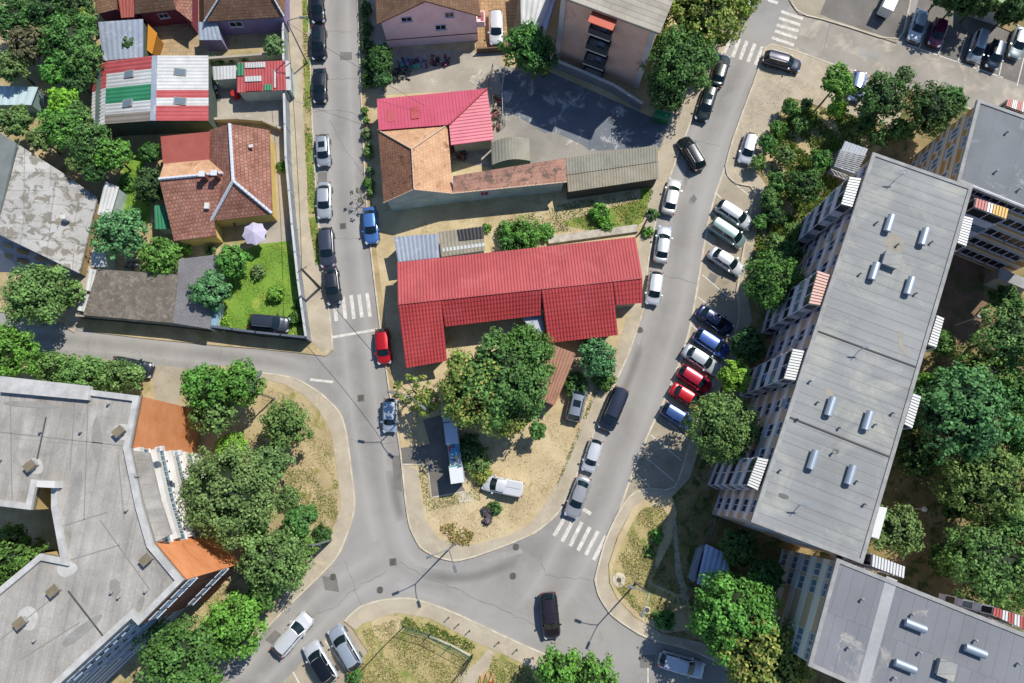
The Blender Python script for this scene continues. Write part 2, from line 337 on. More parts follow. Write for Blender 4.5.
sheet('sand_by_gate',[(371,618),(398,615),(410,622),(402,632),(383,642),(373,634)],.115,m_dirt2,1,0)
sheet('dry_garden_edge',[(624,540),(640,508),(660,505),(665,520),(655,560),(648,583),(680,600),(672,620),(650,622),(625,600),(613,585),(612,566)],.114,m_dry,1,0)
sheet('garden_soil',[(787,99),(800,103),(826,112),(850,118),(893,132),(880,150),(868,156),(850,178),(820,180),(790,250),(775,300),(756,300),(756,255),(766,205),(770,185),(762,172),(766,155),(775,130)],.112,m_dirt,0,0)
sheet('dirt_corner',[(634,506),(652,496),(672,497),(677,512),(672,540),(650,583),(688,598),(695,630),(663,633),(634,616),(617,598),(610,583),(609,565),(618,537)],.112,m_dirt2,0,0)
sheet('shaded_path',[(672,515),(676,520),(681,570),(690,600),(683,602),(676,575)],.116,m_pave,0,0)
sheet('courtyard_garden',[(985,262),(960,240),(940,300),(930,340),(960,345),(985,330)],.112,mat('red_brown_soil','8a6f5c','75604c',vs=.5,fine=6,famt=.5,c3='5a6438',s3=.5,t3=(.5,.62)),0,0)
# painted markings
mk=[]
def bar(a,b_,wd,name='crossing_stripe',z=.016):
    A=W(*a,z); B=W(*b_,z); t=(B-A).normalized(); n=Vector((-t.y,t.x,0))*wd/2
    m=MB(); m.poly([A-n,B-n,B+n,A+n]); tag(m.build(name,m_paint),kind='structure')
for a,b_ in [((334.5,303),(336.5,321)),((343,297),(345.5,319)),((351,295),(354,319)),((359,294.5),(362,317.6)),((367,293),(370,317))]: bar(a,b_,.42)
for a,b_ in [((564,519),(554,536)),((573,520.6),(562,541.5)),((582,522),(570,546)),((590,527),(578,550.6)),((598,531),(585.7,555)),((606,536),(593.5,560)),((583,509),(591,514))]: bar(a,b_,.4)
for a,b_ in [((739.6,38.4),(732.6,57)),((747,41),(740,59.4)),((755,43.5),(748,62)),((762.6,46.6),(755.5,65)),((730,40),(724,53)),((781,11.5),(803,18.7)),((779,18),(800.5,25)),((776.7,25),(798.5,31)),((775,31),(797,38)),((772,37.6),(794,45)),((768,0),(778,3))]: bar(a,b_,.45)
bar((331,337.5),(377,329.5),.3,'stop_line'); bar((310,379.5),(333,382),.3,'stop_line')
for a,b_ in [((724,175),(751,197)),((715,192),(724,201)),((702.6,275),(732,300)),((698,297),(731,323)),((668,422),(688,440)),((651,435),(681.5,460.6)),((646,457.6),(674,481)),((637,475),(654,491)),((711,212),(719,219)),((706,240),(714,247)),((691,325),(700,332)),((684,345),(692,352)),((676,368),(684,375)),((668,390),(676,397)),
  ((929,20),(919,49)),((948.5,25),(938,56)),((967.6,32),(957.5,63)),((986,42),(977,71)),((1005,48),(998.6,78)),((1024,58),(1017,86)),
  ((325,641),(345,668)),((293,672),(303,690)),((648,668),(648,690)),((829,63),(822,80)),((866,76),(859,93)),((903,88),(896,110)),((838,-5),(830,20)),((891,42),(901,15))]: bar(a,b_,.13,'bay_line',.02)
bar((907,44.5),(1003,77.6),.15,'bay_line',.02)
for px,py,sq in ((361,398,1),(393,562,1),(343,226,1),(333,577,0),(513,576,0),(516,547,0),(640,330,0),(380,590,0)):
    c=W(px,py,.02); o=thing('manhole_cover',{(361,398):'square dark drain grate in the road below the lone street corner',(393,562):'square dark drain grate on the road left of the double lamp shadow',(343,226):'square grey drain cover on the street near the blue car',(333,577):'round worn cover on the patched southwest road',(513,576):'round manhole cover in the middle of the wide junction',(516,547):'round manhole cover close to the sandy island kerb',(640,330):'small round cover on the road beside the long red roof',(380,590):'faint small round cover near the south kerb'}[(px,py)],'manhole cover',c)
    m=MB()
    if sq: m.box(c+Vector((0,0,.003)),(.75,.75,.02),.1)
    else: m.tube(c-Vector((0,0,.01)),c+Vector((0,0,.012)),.36,n=16)
    m.build('frame',plain('cast_iron_rim','6a655e',.8),o)
    m=MB()
    for k in range(5): m.box(c+Vector((0,-.24+.12*k,.018)),(.5,.05,.02),.1 if sq else 0)
    m.build('grate',plain('cast_iron','3a3733',.7),o)

# cracks and repairs of the carriageway
def crack(px,wd=.05,z=.0135,m=None):
    P=[W(x,y,0) for x,y in px]; Q=[]
    for i in range(len(P)-1):
        a,b_=P[i],P[i+1]; k=max(2,int((b_-a).length/.5)); t=(b_-a).normalized(); nn=Vector((-t.y,t.x,0))
        for j in range(k): Q.append(a.lerp(b_,j/k)+nn*random.uniform(-.14,.14))
    Q.append(P[-1]); b=MB()
    for i in range(len(Q)-1):
        a,c=Q[i],Q[i+1]; t=(c-a).normalized(); nn=Vector((-t.y,t.x,0))*wd/2*random.uniform(.5,1.4); b.poly([(*(a-nn).xy,z),(*(c-nn).xy,z),(*(c+nn).xy,z),(*(a+nn).xy,z)])
    tag(b.build('road_crack',m or m_crk),kind='structure')
m_crk=plain('tar_crack','7c7a75',.9)
for q in ([(318,30),(352,32)],[(322,80),(359,78)],[(314,111),(340,110),(362,116)],[(330,120),(345,150),(362,172)],[(325,236),(350,240),(370,236)],[(660,275),(675,278),(697,284)],[(349,439),(372,444),(398,441)],[(312,617),(337,605),(352,590),(385,572)],[(400,563),(440,583),(480,600),(520,618),(560,640)],
  [(690,140),(720,146)],[(830,24),(822,58)],[(800,60),(812,80)],[(60,338),(61,356)],[(222,346),(219,362)],[(344,560),(361,605)],[(742,300),(741,330)],[(540,555),(545,575),(590,580)],[(645,330),(640,350),(632,368)]): crack(q)
m_tr=mat('trench_repair','84817c','73716d',vs=.5,fine=12,famt=.5); m_tr2=mat('pale_repair','a8a59f','95928c',vs=.5,fine=12,famt=.4)
for i,q in enumerate([[(640,305),(646,307),(622,378),(616,376)],[(392,455),(400,456),(402,492),(394,488)],[(325,590),(339,592),(337,578),(322,576)],[(480,558),(520,548),(524,553),(484,563)],[(318,172),(327,172),(327,182),(318,182)],[(340,52),(352,52),(352,60),(340,60)],[(585,632),(600,628),(604,640),(590,645)],[(690,199),(694,203),(697,199),(694,194)],[(710,272),(718,276),(714,284),(707,280)],[(860,48),(880,54),(877,60),(858,54)],[(640,655),(655,655),(655,668),(640,668)],[(275,630),(290,640),(280,650),(265,640)]]):
    sheet('road_repair',q,.0105+.0004*i,m_tr if i%3 else m_tr2)
# ---------------------------------------------------------------- buildings
glass=plain('window_glass','232a30',.12,0,0,.5)
glassb=plain('window_glass_blue','6d879c',.1,.1,0,.6)
frame_w=plain('window_frame_white','d9d8d8',.5); frame_l=plain('window_frame_lilac','cfccdc',.5)
_wm={}
def window_mesh(w,h):
    k=(round(w,2),round(h,2))
    if k in _wm: return _wm[k]
    f=MB(); t=.07
    for cx,cz,sx,sz in ((0,h/2-t/2,w,t),(0,-h/2+t/2,w,t),(-w/2+t/2,0,t,h-2*t),(w/2-t/2,0,t,h-2*t),(0,0,t*.8,h-2*t)): f.box((cx,.04,cz),(sx,.08,sz))
    f.box((0,.08,-h/2-.04),(w+.12,.18,.05))
    p=MB(); p.box((0,.015,0),(w-2*t,.03,h-2*t))
    _wm[k]=(f,p,{}); return _wm[k]
def inst(proto,mb,name,mt,parent,M):
    key=(name,mt.name)
    if key not in proto:
        o=mb.build(name,mt); proto[key]=o.data; bpy.data.objects.remove(o)
    o=bpy.data.objects.new(name,proto[key]); COL.objects.link(o); o.parent=parent; o.matrix_basis=M; return o
def windows(root,A,B,zs,us,w=1.3,h=1.3,fm=frame_w,gm=glass,off=.0,name='window'):
    """A,B world xy of a wall edge, outward normal to the right of A->B ; us = fractions along, zs = sill centres"""
    A=Vector((A[0],A[1],0)); B=Vector((B[0],B[1],0)); t=(B-A).normalized(); n=Vector((t.y,-t.x,0))
    f,p,pr=window_mesh(w,h); Ri=root.matrix_basis.inverted()
    for z in zs:
        for u in us:
            c=A.lerp(B,u)+n*off; c.z=z
            M=Matrix(((-t.x,n.x,0,c.x),(-t.y,n.y,0,c.y),(0,0,1,c.z),(0,0,0,1)))
            o=inst(pr,f,name,fm,root,Ri@M); inst(pr,p,'pane',gm,o,Matrix.Identity(4))
def px3(L,z=None): return [W(p[0],p[1],p[2] if z is None else z) for p in L]
def ccw(P):
    A=sum(P[i].x*P[(i+1)%len(P)].y-P[(i+1)%len(P)].x*P[i].y for i in range(len(P)))
    return P if A>0 else P[::-1]
def inset(P,dist):
    P=ccw(P); n=len(P); Q=[]
    for i in range(n):
        a,b,c=P[i-1],P[i],P[(i+1)%n]
        t1=(b-a).xy.normalized(); t2=(c-b).xy.normalized(); n1=Vector((-t1.y,t1.x)); n2=Vector((-t2.y,t2.x))
        m=(n1+n2); L=m.length
        if L<.2: m=n1
        else: m=m/ (L*L/2) if L*L/2>.4 else m
        Q.append(Vector((b.x+m.x*dist,b.y+m.y*dist,b.z)))
    return Q
def walls(root,P,z1,m,z0=-.02,name='wall'):
    b=MB(); n=len(P); ms=m if isinstance(m,list) else [m]*n; um=[]
    for x in ms:
        if x not in um: um.append(x)
    for i in range(n):
        a,c=P[i],P[(i+1)%n]; b.add([(a.x,a.y,z0),(c.x,c.y,z0),(c.x,c.y,z1),(a.x,a.y,z1)],[(0,1,2,3)],um.index(ms[i]))
    return b.build(name,um,root)
m_membr=mat('roof_membrane','9a9c9b','8a8c8b',vs=.12,fine=7,famt=.2,rough=.75,c3='aeaea4',s3=.2,t3=(.5,.7),pat='grid',pw=90,ph=.98,mort=.05,pcol=.78,pvar=.0,streak=(.05,1.9,.86),bump=.3)
m_membr2=mat('roof_membrane_blue','87898e','787a7f',vs=.12,fine=7,famt=.25,rough=.6,c3='b7b2aa',s3=.25,t3=(.6,.7),pat='brick',pw=1.1,ph=16,mort=.035,pcol=.78,pvar=.08,bump=.3)
m_membr3=mat('roof_membrane_dark','83878b','72767a',vs=.15,fine=7,famt=.3,c3='a7a8a8',s3=.3,t3=(.58,.7),pat='brick',pw=3,ph=9,mort=.03,pcol=.85,pvar=.06)
m_para=mat('parapet','a5a5a3','8e8e8c',vs=1,fine=6)
m_metal=plain('galvanised','a9b4c0',.45,.5)
m_band=mat('apartment_wall','b0a096',bands=(2.66,[(0,'e6dbd6'),(.14,'c9aa95'),(.6,'d8ced2'),(.8,'f2eef2')]),fine=6,famt=.3)
m_band2=mat('apartment_wall_ochre','9a8060',bands=(2.66,[(0,'d8cfc4'),(.14,'b98f52'),(.5,'d8cec4'),(.66,'a58258'),(.86,'d0c6ba')]),fine=6)
m_band3=mat('apartment_wall_beige','b9ae9f',bands=(2.66,[(0,'e4e2de'),(.3,'bfa98f'),(.8,'e4e2de')]),fine=6)
m_lil=mat('balcony_parapet','d3cfe0','bbb7cb',vs=1,fine=4)
def flat_block(name,label,cat,px,h,roofm,wallm,axis,edge_walls=None,rim=.35):
    P=ccw(px3(px,h)); c=cen(P); root=thing(name,label,cat,(c.x,c.y,0))
    wl=walls(root,inset(P,.25),h-.2,wallm)
    ax=(W(*axis[0],h)-W(*axis[1],h))
    b=MB(); b.ud=Vector((ax.x,ax.y,0)).normalized(); b.prism([(p.x,p.y) for p in inset(P,.22)],h-.3,h-.1)
    b.build('roof',roofm,root)
    b=MB(); Q=inset(P,rim); n=len(P)
    for i in range(n):
        j=(i+1)%n; a,d,e,f=P[i],P[j],Q[j],Q[i]
        b.add([(a.x,a.y,h),(d.x,d.y,h),(e.x,e.y,h),(f.x,f.y,h),(a.x,a.y,h-.38),(d.x,d.y,h-.38),(e.x,e.y,h-.12),(f.x,f.y,h-.12)],[(0,1,2,3),(0,4,5,1),(3,2,6,7)])
    b.build('parapet',m_para,root)
    return root,P
def vent(root,px,py,z,ax,L=1.8,r=.36):
    c=W(px,py,z); t=Vector((ax.x,ax.y,0)).normalized()
    n=10; b=MB(); vs=[]; side=Vector((-t.y,t.x,0))
    for s_ in (-L/2,L/2):
        for i in range(n+1):
            a=math.pi*i/n; vs.append(c+t*s_+side*(r*math.cos(a))+Vector((0,0,.28+r*math.sin(a))))
    m=n+1
    fs=[(i,i+1,m+i+1,m+i) for i in range(n)]+[(i+1,i,m+i,m+i+1)[::1] for i in range(0)]
    fs+=[tuple(range(n,-1,-1)),tuple(range(m,2*m)),(0,m,2*m-1,n)]
    b.add(vs,fs)
    o=b.build('roof_vent',m_metal,root,smooth=False)
    b=MB(); b.box(c+Vector((0,0,.1)),(L*.85,r*1.3,.4),math.atan2(t.y,t.x)); b.build('vent_base',m_para,o)
    o2=o.children[-1] if o.children else None
    return o
def pipe(root,px,py,z):
    c=W(px,py,z); b=MB(); b.tube(c-Vector((0,0,.1)),c+Vector((0,0,.4)),.08,n=8); b.tube(c+Vector((0,0,.4)),c+Vector((0,0,.47)),.14,.08,n=8); b.build('vent_pipe',m_para,root)
def hatch(root,px,py,z,ax,s=1.1,h=.7,m=None,cap=None,w=None):
    c=W(px,py,z); a=math.atan2(ax.y,ax.x); b=MB(); b.box(c+Vector((0,0,h/2-.1)),(s,w or s,h),a); o=b.build('roof_hatch' if not cap else 'chimney',m or m_para,root)
    b=MB(); b.box(c+Vector((0,0,h-.06)),(s+.16,(w or s)+.16,.09),a); b.build('cap',cap or m_membr,o); return o
def balcony_stack(root,px,ztop,storeys,aw_mat,fill=.72,par=m_lil,lo=0):
    P=ccw(px3(px,ztop)); ctr=cen(P)
    # awning: striped corrugated sheet
    Ls=sorted([(P[(i+1)%4]-P[i],i) for i in range(4)],key=lambda t:-t[0].length); i=Ls[0][1]
    a,b_,c,d=P[i],P[(i+1)%4],P[(i+2)%4],P[(i+3)%4]
    m=MB(); n=11; mats=aw_mat if isinstance(aw_mat,list) else [aw_mat]
    for k in range(n):
        u0,u1=k/n,(k+fill)/n
        q=[a.lerp(b_,u0),a.lerp(b_,u1),d.lerp(c,u1),d.lerp(c,u0)]; m.slab([p+Vector((0,0,.06)) for p in q],.05,(k*len(mats))//n)
    aw=m.build('awning',mats,root)
    m=MB(); m.slab(P,.06); m.build('awning_backing',plain('awning_backing_grey','6a6a6c',.7),aw)  # grey sheet showing between the awning strips
    sh=ztop/storeys; I=inset(P,.06)
    for s_ in range(lo,storeys):
        z=s_*sh
        m=MB(); m.prism([(p.x,p.y) for p in P],z-.08 if s_ else z,z+1.0); bal=m.build('balcony',par,root)
        m=MB(); m.prism([(p.x,p.y) for p in I],z+1.0,z+sh-.1); m.build('glazing',glassb if s_%2 else glass,bal)
        m=MB()
        for i in range(4):
            A,B=P[i],P[(i+1)%4]; L=(B-A).length; k=max(1,int(L/1.1))
            for j in range(k):
                q=A.lerp(B,j/k); m.box((q.x,q.y,z+1.0+(sh-1.1)/2),(.07,.07,sh-1.1))
        m.prism([(p.x,p.y) for p in inset(P,.02)],z+sh-.2,z+sh-.12)
        m.build('glazing_frame',frame_w if s_%2 else frame_l,bal)
aw_white=plain('awning_white','d6d6d2',.5); aw_pink=plain('awning_pink','cf9f90',.5); aw_red=plain('awning_red','b85a52',.5); aw_yel=plain('awning_yellow','d8a63c',.5)
HT=13.3
# --- big apartment block
root,P=flat_block('apartment_block','longest grey flat roofed apartment block with eight half round roof vents','apartment block',[(873,152),(973,187),(863,564),(751,522)],HT,m_membr,m_band,((873,152),(973,187)))
A=W(873,152,HT); B=W(751,522,HT); ax=A-B
for q in ((887.7,224.7),(922,238),(872.6,272.4),(907.7,287),(829,407),(866,421),(811.5,460),(849,475)): vent(root,*q,HT-.1,ax)
hatch(root,889,261,HT-.1,ax,1.4,.6)
for q in ((876,223),(930.6,242.6),(859.7,274),(915,293.7),(810,381),(817.6,402),(839,427.6),(874.6,424.5),(892,413),(832,453),(856.5,481),(797,419),(864,504),(780,470),(897,245)): pipe(root,*q,HT-.1)
for a,b_ in (((814,329.5),(919,368)),((787,416),(893,458))):
    a,b_=W(*a,HT-.05),W(*b_,HT-.05); m=MB(); t=(b_-a).normalized(); nn=Vector((-t.y,t.x,0))*.07; m.slab([a-nn+Vector((0,0,.02)),b_-nn+Vector((0,0,.02)),b_+nn+Vector((0,0,.02)),a+nn+Vector((0,0,.02))],.1); m.build('expansion_joint',plain('joint_dark','4c4c4a',.8),root)
Q=inset([A,B,W(863,564,HT),W(973,187,HT)],.25); 
def edge(P,pxa,pxb,h,ins=.25):
    a=W(*pxa,h); b=W(*pxb,h); I=inset(P,ins); P=ccw(P)
    fa=min(range(len(P)),key=lambda i:(P[i]-a).length); fb=min(range(len(P)),key=lambda i:(P[i]-b).length)
    # outward normal right of A->B for CCW polygon: A precedes B
    if (fa+1)%len(P)!=fb: fa,fb=fb,fa
    return I[fa],I[fb]
a,b_=edge(P,(873,152),(751,522),HT)
us=[(i+.5)/15 for i in range(15)]
windows(root,a,b_,[.9+2.66*k+.8 for k in range(5)],[u for u in us],1.35,1.3,frame_l,glass)
a,b_=edge(P,(751,522),(863,564),HT); windows(root,a,b_,[1.7+2.66*k for k in range(1,5)],[.3,.7],1.1,1.2)
for q,mm in (([(849.8,176.5),(861,178),(852,207),(841,204)],[aw_white]),([(817.7,271),(829.5,275),(820,306),(808.6,304)],[aw_pink]),([(793,349),(804,351),(795,381),(783.6,379)],[aw_white]),([(758,457),(768.4,459),(757.5,490),(747,485)],[aw_white])):
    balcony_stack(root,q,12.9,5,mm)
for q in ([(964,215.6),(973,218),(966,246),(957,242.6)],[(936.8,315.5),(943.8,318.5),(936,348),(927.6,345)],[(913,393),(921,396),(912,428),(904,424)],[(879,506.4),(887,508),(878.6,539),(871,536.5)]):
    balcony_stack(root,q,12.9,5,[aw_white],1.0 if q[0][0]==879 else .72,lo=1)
m_st=mat('tan_stain','a69f90','979184',vs=.8,fine=6,famt=.4); m_tar=mat('tar_repair','747674','676967',vs=1,fine=6)
def blob(px,m,z,name):
    P=[W(x,y,z) for x,y in px]; P=chaikin([(p.x,p.y) for p in P],2); mb=MB(); mb.poly([(x,y,z) for x,y in P]); return mb.build(name,m,root)
blob([(884,240),(893,232),(905,240),(902,254),(890,252)],m_st,HT-.094,'roof_stain'); blob([(826,388),(834,390),(832,397),(825,395)],m_st,HT-.094,'roof_stain')
blob([(899,330),(904,331),(902,346),(909,352),(908,358),(904,353),(898,347)],m_st,HT-.09,'tar_repair'); blob([(833,448),(840,450),(838,455),(832,453)],m_tar,HT-.09,'tar_repair'); blob([(779,492),(790,496),(788,500),(778,497)],m_tar,HT-.09,'tar_repair'); blob([(850,170),(858,178),(850,184)],m_tar,HT-.09,'tar_repair') if 0 else None
a,b_=edge(P,(873,152),(751,522),HT); t=(b_-a).normalized(); n_=Vector((t.y,-t.x,0))
for u,z in ((.12,3.4),(.2,8.7),(.31,6.1),(.36,11.2),(.45,3.5),(.52,8.8),(.63,6.0),(.7,11.3),(.78,3.3),(.87,8.6),(.93,6.2)):
    c_=a.lerp(b_,u)+n_*.25; mb=MB(); mb.box((c_.x,c_.y,z),(.8,.35,.55),math.atan2(t.y,t.x)); mb.build('air_conditioner',plain('ac_white','c9c9c6',.5),root)
for u,z,cc in ((.385,9.3,'c0508a'),(.62,7.0,'4f7fc0'),(.88,9.6,'c9b090'),(.37,4.2,'8a3b4a')):
    c_=a.lerp(b_,u)+n_*1.32; mb=MB(); mb.box((c_.x,c_.y,z),(1.0,.05,.8),math.atan2(t.y,t.x)); mb.build('hanging_cloth',plain('cloth_'+cc,cc,.9),root)
for q in ((895,180),(860,350),(800,505)):
    c_=W(*q,HT); mb=MB(); mb.tube(c_-Vector((0,0,.1)),c_+Vector((0,0,1.6)),.03,n=5)
    for k in range(4): mb.tube(c_+Vector((-.4,.1*k,1.2+.1*k)),c_+Vector((.4,.1*k,1.2+.1*k)),.02,n=4)
    mb.build('aerial',m_metal,root)
# --- lower right block
root,P=flat_block('apartment_block','blue grey flat roofed apartment block at the lower right below the long block','apartment block',[(837,558),(1100,663),(1100,795),(808,666)],13.1,m_membr2,m_band3,((837,558),(1024,632)))
ax=W(837,558,13)-W(1024,632,13)
for q in ((913,625),(972.6,650),(902.7,665)): vent(root,*q,13,ax)
hatch(root,943,668,13,ax,1.3,.6)
for q in ((911,614),(974,640),(893,677),(861,599),(847.5,647),(1017,663),(918.5,652)): pipe(root,*q,13)
for c0 in ((892,578),(862,690)),:
    a,b_=W(*c0[0],13.02),W(*c0[1],13.02); m=MB(); t=(b_-a).normalized(); nn=Vector((-t.y,t.x,0))*.5; m.slab([a-nn,b_-nn,b_+nn,a+nn],.02); m.build('roof_patch',mat('pale_membrane','b3b3b4','a2a2a4',vs=.4,fine=4),root)
a,b_=edge(P,(837,558),(808,666),13.1)
windows(root,a,b_,[1.6+2.66*k for k in range(5)],[.12,.3,.8,.92],1.3,1.3,frame_w,glassb)
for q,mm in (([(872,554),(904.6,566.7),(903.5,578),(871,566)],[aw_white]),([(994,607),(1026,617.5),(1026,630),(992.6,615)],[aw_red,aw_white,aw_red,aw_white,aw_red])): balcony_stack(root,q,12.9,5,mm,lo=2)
# --- upper right block
root,P=flat_block('apartment_block','dark grey flat roofed apartment block with ochre banded side wall at the upper right','apartment block',[(978,99),(1100,142),(1100,239),(957,181)],13.0,m_membr3,m_band2,((978,99),(1100,142)))
ax=W(978,99,13)-W(1100,142,13)
for q in ((995,172),(1006,133),(1018,190)): pipe(root,*q,12.9)
a,b_=edge(P,(978,99),(957,181),13.0); windows(root,a,b_,[1.7+2.66*k for k in range(5)],[.2,.45,.8],1.4,1.3,frame_w,glassb)
a,b_=edge(P,(957,181),(1100,239),13.0); windows(root,a,b_,[1.7+2.66*k for k in range(5)],[.16+.115*i for i in range(7)],1.7,1.35,frame_l,glass)
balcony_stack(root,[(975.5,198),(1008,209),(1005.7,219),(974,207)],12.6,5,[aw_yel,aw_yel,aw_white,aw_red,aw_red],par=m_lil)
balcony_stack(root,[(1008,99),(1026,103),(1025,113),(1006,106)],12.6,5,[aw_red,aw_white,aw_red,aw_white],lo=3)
P2=[(1000,268),(1030,280),(1027,290),(998,278)]
q=px3(P2,2.6); m=MB(); m.prism([(p.x,p.y) for p in q],0,2.6); m.build('entrance_porch',m_para,root)
# --- white roofed block upper left
m_cr=mat('cracked_white_roof','bfbebb','adaba7',vs=.3,fine=5,famt=.3,c3='8a867c',s3=.9,t3=(.5,.55),pat='grid',pw=2.2,ph=2.6,mort=.06,pcol=.65,pvar=.2,bump=.3)
m_white=mat('white_render','d5d3cf','c2c0bd',vs=.5,fine=4,famt=.12); m_cream=mat('cream_render','d6bd84','c4ab73',vs=.5,fine=4)
rp=[(16,143,4.0),(63,173,2.6),(97,197,1.7),(79,273,1.7),(0,235,4.4),(-70,202,6.5),(-70,160,6.5)]
P=[W(*q) for q in rp]; P=P if ccw(P) is P else P[::-1]; c=cen(P); root=thing('weathered_block','low building with cracked patchy white roof panels at the left edge','building',(c.x,c.y,0))
mb=MB(); mb.ud=(W(97,197,2)-W(79,272,2)).normalized()*2; mb.slab([W(*q) for q in rp],.25); mb.build('roof',m_cr,root)
m_bg=mat('blue_grey_wall','8c96a8','7c8698',vs=.6,fine=4)
mb=MB(); tp=[W(79,273,1.45),W(0,235,4.1),W(-70,202,6.2)]; bt=[W(80,275,0),W(0,273,0),W(-70,270,0)]
for k in (0,1): mb.add([bt[k],bt[k+1],tp[k+1],tp[k]],[(0,1,2,3)]); 
mb.build('sloping_wall',m_bg,root)
mb=MB(); 
for p,q in (((79,273),(97,197)),((97,197),(63,173)),((63,173),(16,143))):
    zz={79:1.45,97:1.45,63:2.35,16:3.75}; a,b_=W(*p,zz[p[0]]),W(*q,zz[q[0]]); mb.add([(a.x,a.y,0),(b_.x,b_.y,0),b_,a],[(0,1,2,3)])
mb.build('wall',mat('tan_render','b59a70','a18a64',vs=.6,fine=5),root)
f=lambda u,v,k=0: bt[k].lerp(bt[k+1],u).lerp(tp[k].lerp(tp[k+1],u),v)
for u,v in ((.3,.6),(.5,.72),(.5,.35),(.72,.78),(.72,.45),(.92,.8),(.92,.5)):
    n_=(f(1,0)-f(0,0)).cross(f(0,1)-f(0,0)).normalized(); n_=n_ if n_.z>0 else -n_
    du=(f(.5,v)-f(.4,v)).normalized(); dv=(f(u,.6)-f(u,.5)).normalized(); c_=f(u,v)+n_*.04
    mb=MB(); mb.add([c_-du*.6-dv*.3,c_+du*.6-dv*.3,c_+du*.6+dv*.3,c_-du*.6+dv*.3],[(0,1,2,3)]); mb.build('window',glass,root)
c_=W(67,219,2.6); m=MB(); m.box(c_+Vector((0,0,.3)),(.5,.5,.8)); m.build('chimney',m_white,root)
b=MB(); q=px3([(-70,105),(-12,125),(16,143),(-1,215),(-70,185)],4.6); b.slab(q,.3); b.build('side_roof',mat('moss_grey_roof','7d8482','6d7472',vs=.5,fine=4),root)
# --- brick and orange corner building lower left
m_or=mat('orange_render','e69c6c','d68a5a',vs=.5,fine=3,famt=.15,c3='b0602e',s3=.5,t3=(.6,.72))
m_brick=mat('brown_brick','8d5a50','784a42',vs=.6,fine=4,pat='brick',pw=.5,ph=.25,mort=.02,pcol=.75)
m_bluegl=mat('blue_grey_facade','7e8fa5','5a6a80',bands=(2.66,[(0,'7f93b2'),(.3,'d5deea'),(.5,'66789a'),(.8,'b5c3d8')]),fine=4)
m_rub=mat('concrete_roof','b9b5ae','a19d96',vs=.3,fine=6,famt=.45,c3='8c887f',s3=.2,t3=(.5,.75),pat='grid',pw=90,ph=1.1,mort=.06,pcol=.92,pvar=.0,streak=(.1,1.0,.74),bump=.3)
px=[(-70,372),(0,378),(141,396),(131,448),(143,505),(154,543),(185,580),(140,625),(133,618),(62,683),(-20,760),(-70,700),(-70,640),(0,588),(42,553),(62,557),(53,508),(53,487),(38,486),(33,510),(0,506),(-70,500)]
P=[W(x,y,HT) for x,y in px]
A=sum(P[i].x*P[(i+1)%len(P)].y-P[(i+1)%len(P)].x*P[i].y for i in range(len(P)))
n=len(P); em={2:m_or,3:m_white,4:m_white,5:m_or,6:m_brick,7:m_brick,8:m_bluegl,9:m_bluegl}
em={**em,**{k:m_cream for k in range(12,21)}}
c=cen(P); root=thing('school_building','large grey roofed corner building with orange end walls and white glazed front','building',(c.x,c.y,0))
if A<0: order=list(range(n))[::-1]
else: order=list(range(n))
Pc=[P[i] for i in order]
ms=[]
for k in range(n):
    i,j=order[k],order[(k+1)%n]; e=min(i,j) if abs(i-j)==1 else max(i,j); ms.append(em.get(e,m_para if e in (0,1,10,11) else m_cream))
I=inset(Pc,.02)
walls(root,I,HT-.15,ms)
b=MB(); b.ud=(W(128,460,HT)-W(141,396,HT)).normalized()*2; b.prism([(p.x,p.y) for p in I],HT-.4,HT); b.build('roof',m_rub,root)
b=MB(); J=inset(Pc,.55)
for i in range(n):
    j=(i+1)%n; a,d,e,f=[Vector(v) for v in (I[i],I[j],J[j],J[i])]; z=HT+.3
    b.add([(a.x,a.y,z),(d.x,d.y,z),(e.x,e.y,z),(f.x,f.y,z),(a.x,a.y,HT-.05),(d.x,d.y,HT-.05),(e.x,e.y,HT-.01),(f.x,f.y,HT-.01)],[(0,1,2,3),(0,4,5,1),(3,2,6,7)])
b.build('parapet',mat('pale_flashing','c5c4c1','a9a8a5',vs=.8,fine=5),root)
def ed(i,j):   # outward-right edge of the inset polygon between px indices i,j
    a,b_=order.index(i),order.index(j)
    return (I[a],I[b_]) if (a+1)%n==b_ else (I[b_],I[a])
# upper white glazed facade : storeys step out with white spandrels
for (i,j,k) in ((3,4,5),(4,5,4)):
    a,b_=ed(i,j)
    windows(root,a,b_,[2.0,5.0,8.0,10.9],[(t+.5)/k for t in range(k)],1.15,1.35,frame_w,plain('teal_pane','5f7f8c',.08,.1,0,.9))
    t=(b_-a).normalized(); n_=Vector((t.y,-t.x,0))
    for z in (.6,3.5,6.5,9.5,12.4):
        m=MB(); c_=(a+b_)/2+n_*.25; m.box((c_.x,c_.y,z),((b_-a).length-.02,.5,.7)); m.v=[tuple(Vector((c_.x,c_.y,0))+Matrix.Rotation(math.atan2(t.y,t.x),3,'Z')@(Vector(v)-Vector((c_.x,c_.y,0)))) for v in m.v]; m.build('spandrel',m_white,root)
m=MB(); m.slab(px3([(131,450),(149,453),(160,500),(171,534),(156,542),(145,505)],12.95),.3); m.build('side_roof',m_rub,root)
a,b_=ed(6,7); windows(root,a,b_,[4.6,11.6],[.15,.4,.65,.88],1.0,1.4,plain('pale_blue_frame','b9c6d6'),plain('pale_blue_pane','8fa6bf',.1))
a,b_=ed(8,9); windows(root,a,b_,[1.6,4.3,7.0,9.7,12.0],[(t+.5)/8 for t in range(8)],1.3,1.0,plain('pale_blue_frame','b9c6d6'),glassb)
ax=W(185,580,HT)-W(154,543,HT)
tanm=mat('hatch_tan','877c68','766c5a',vs=1,fine=6)
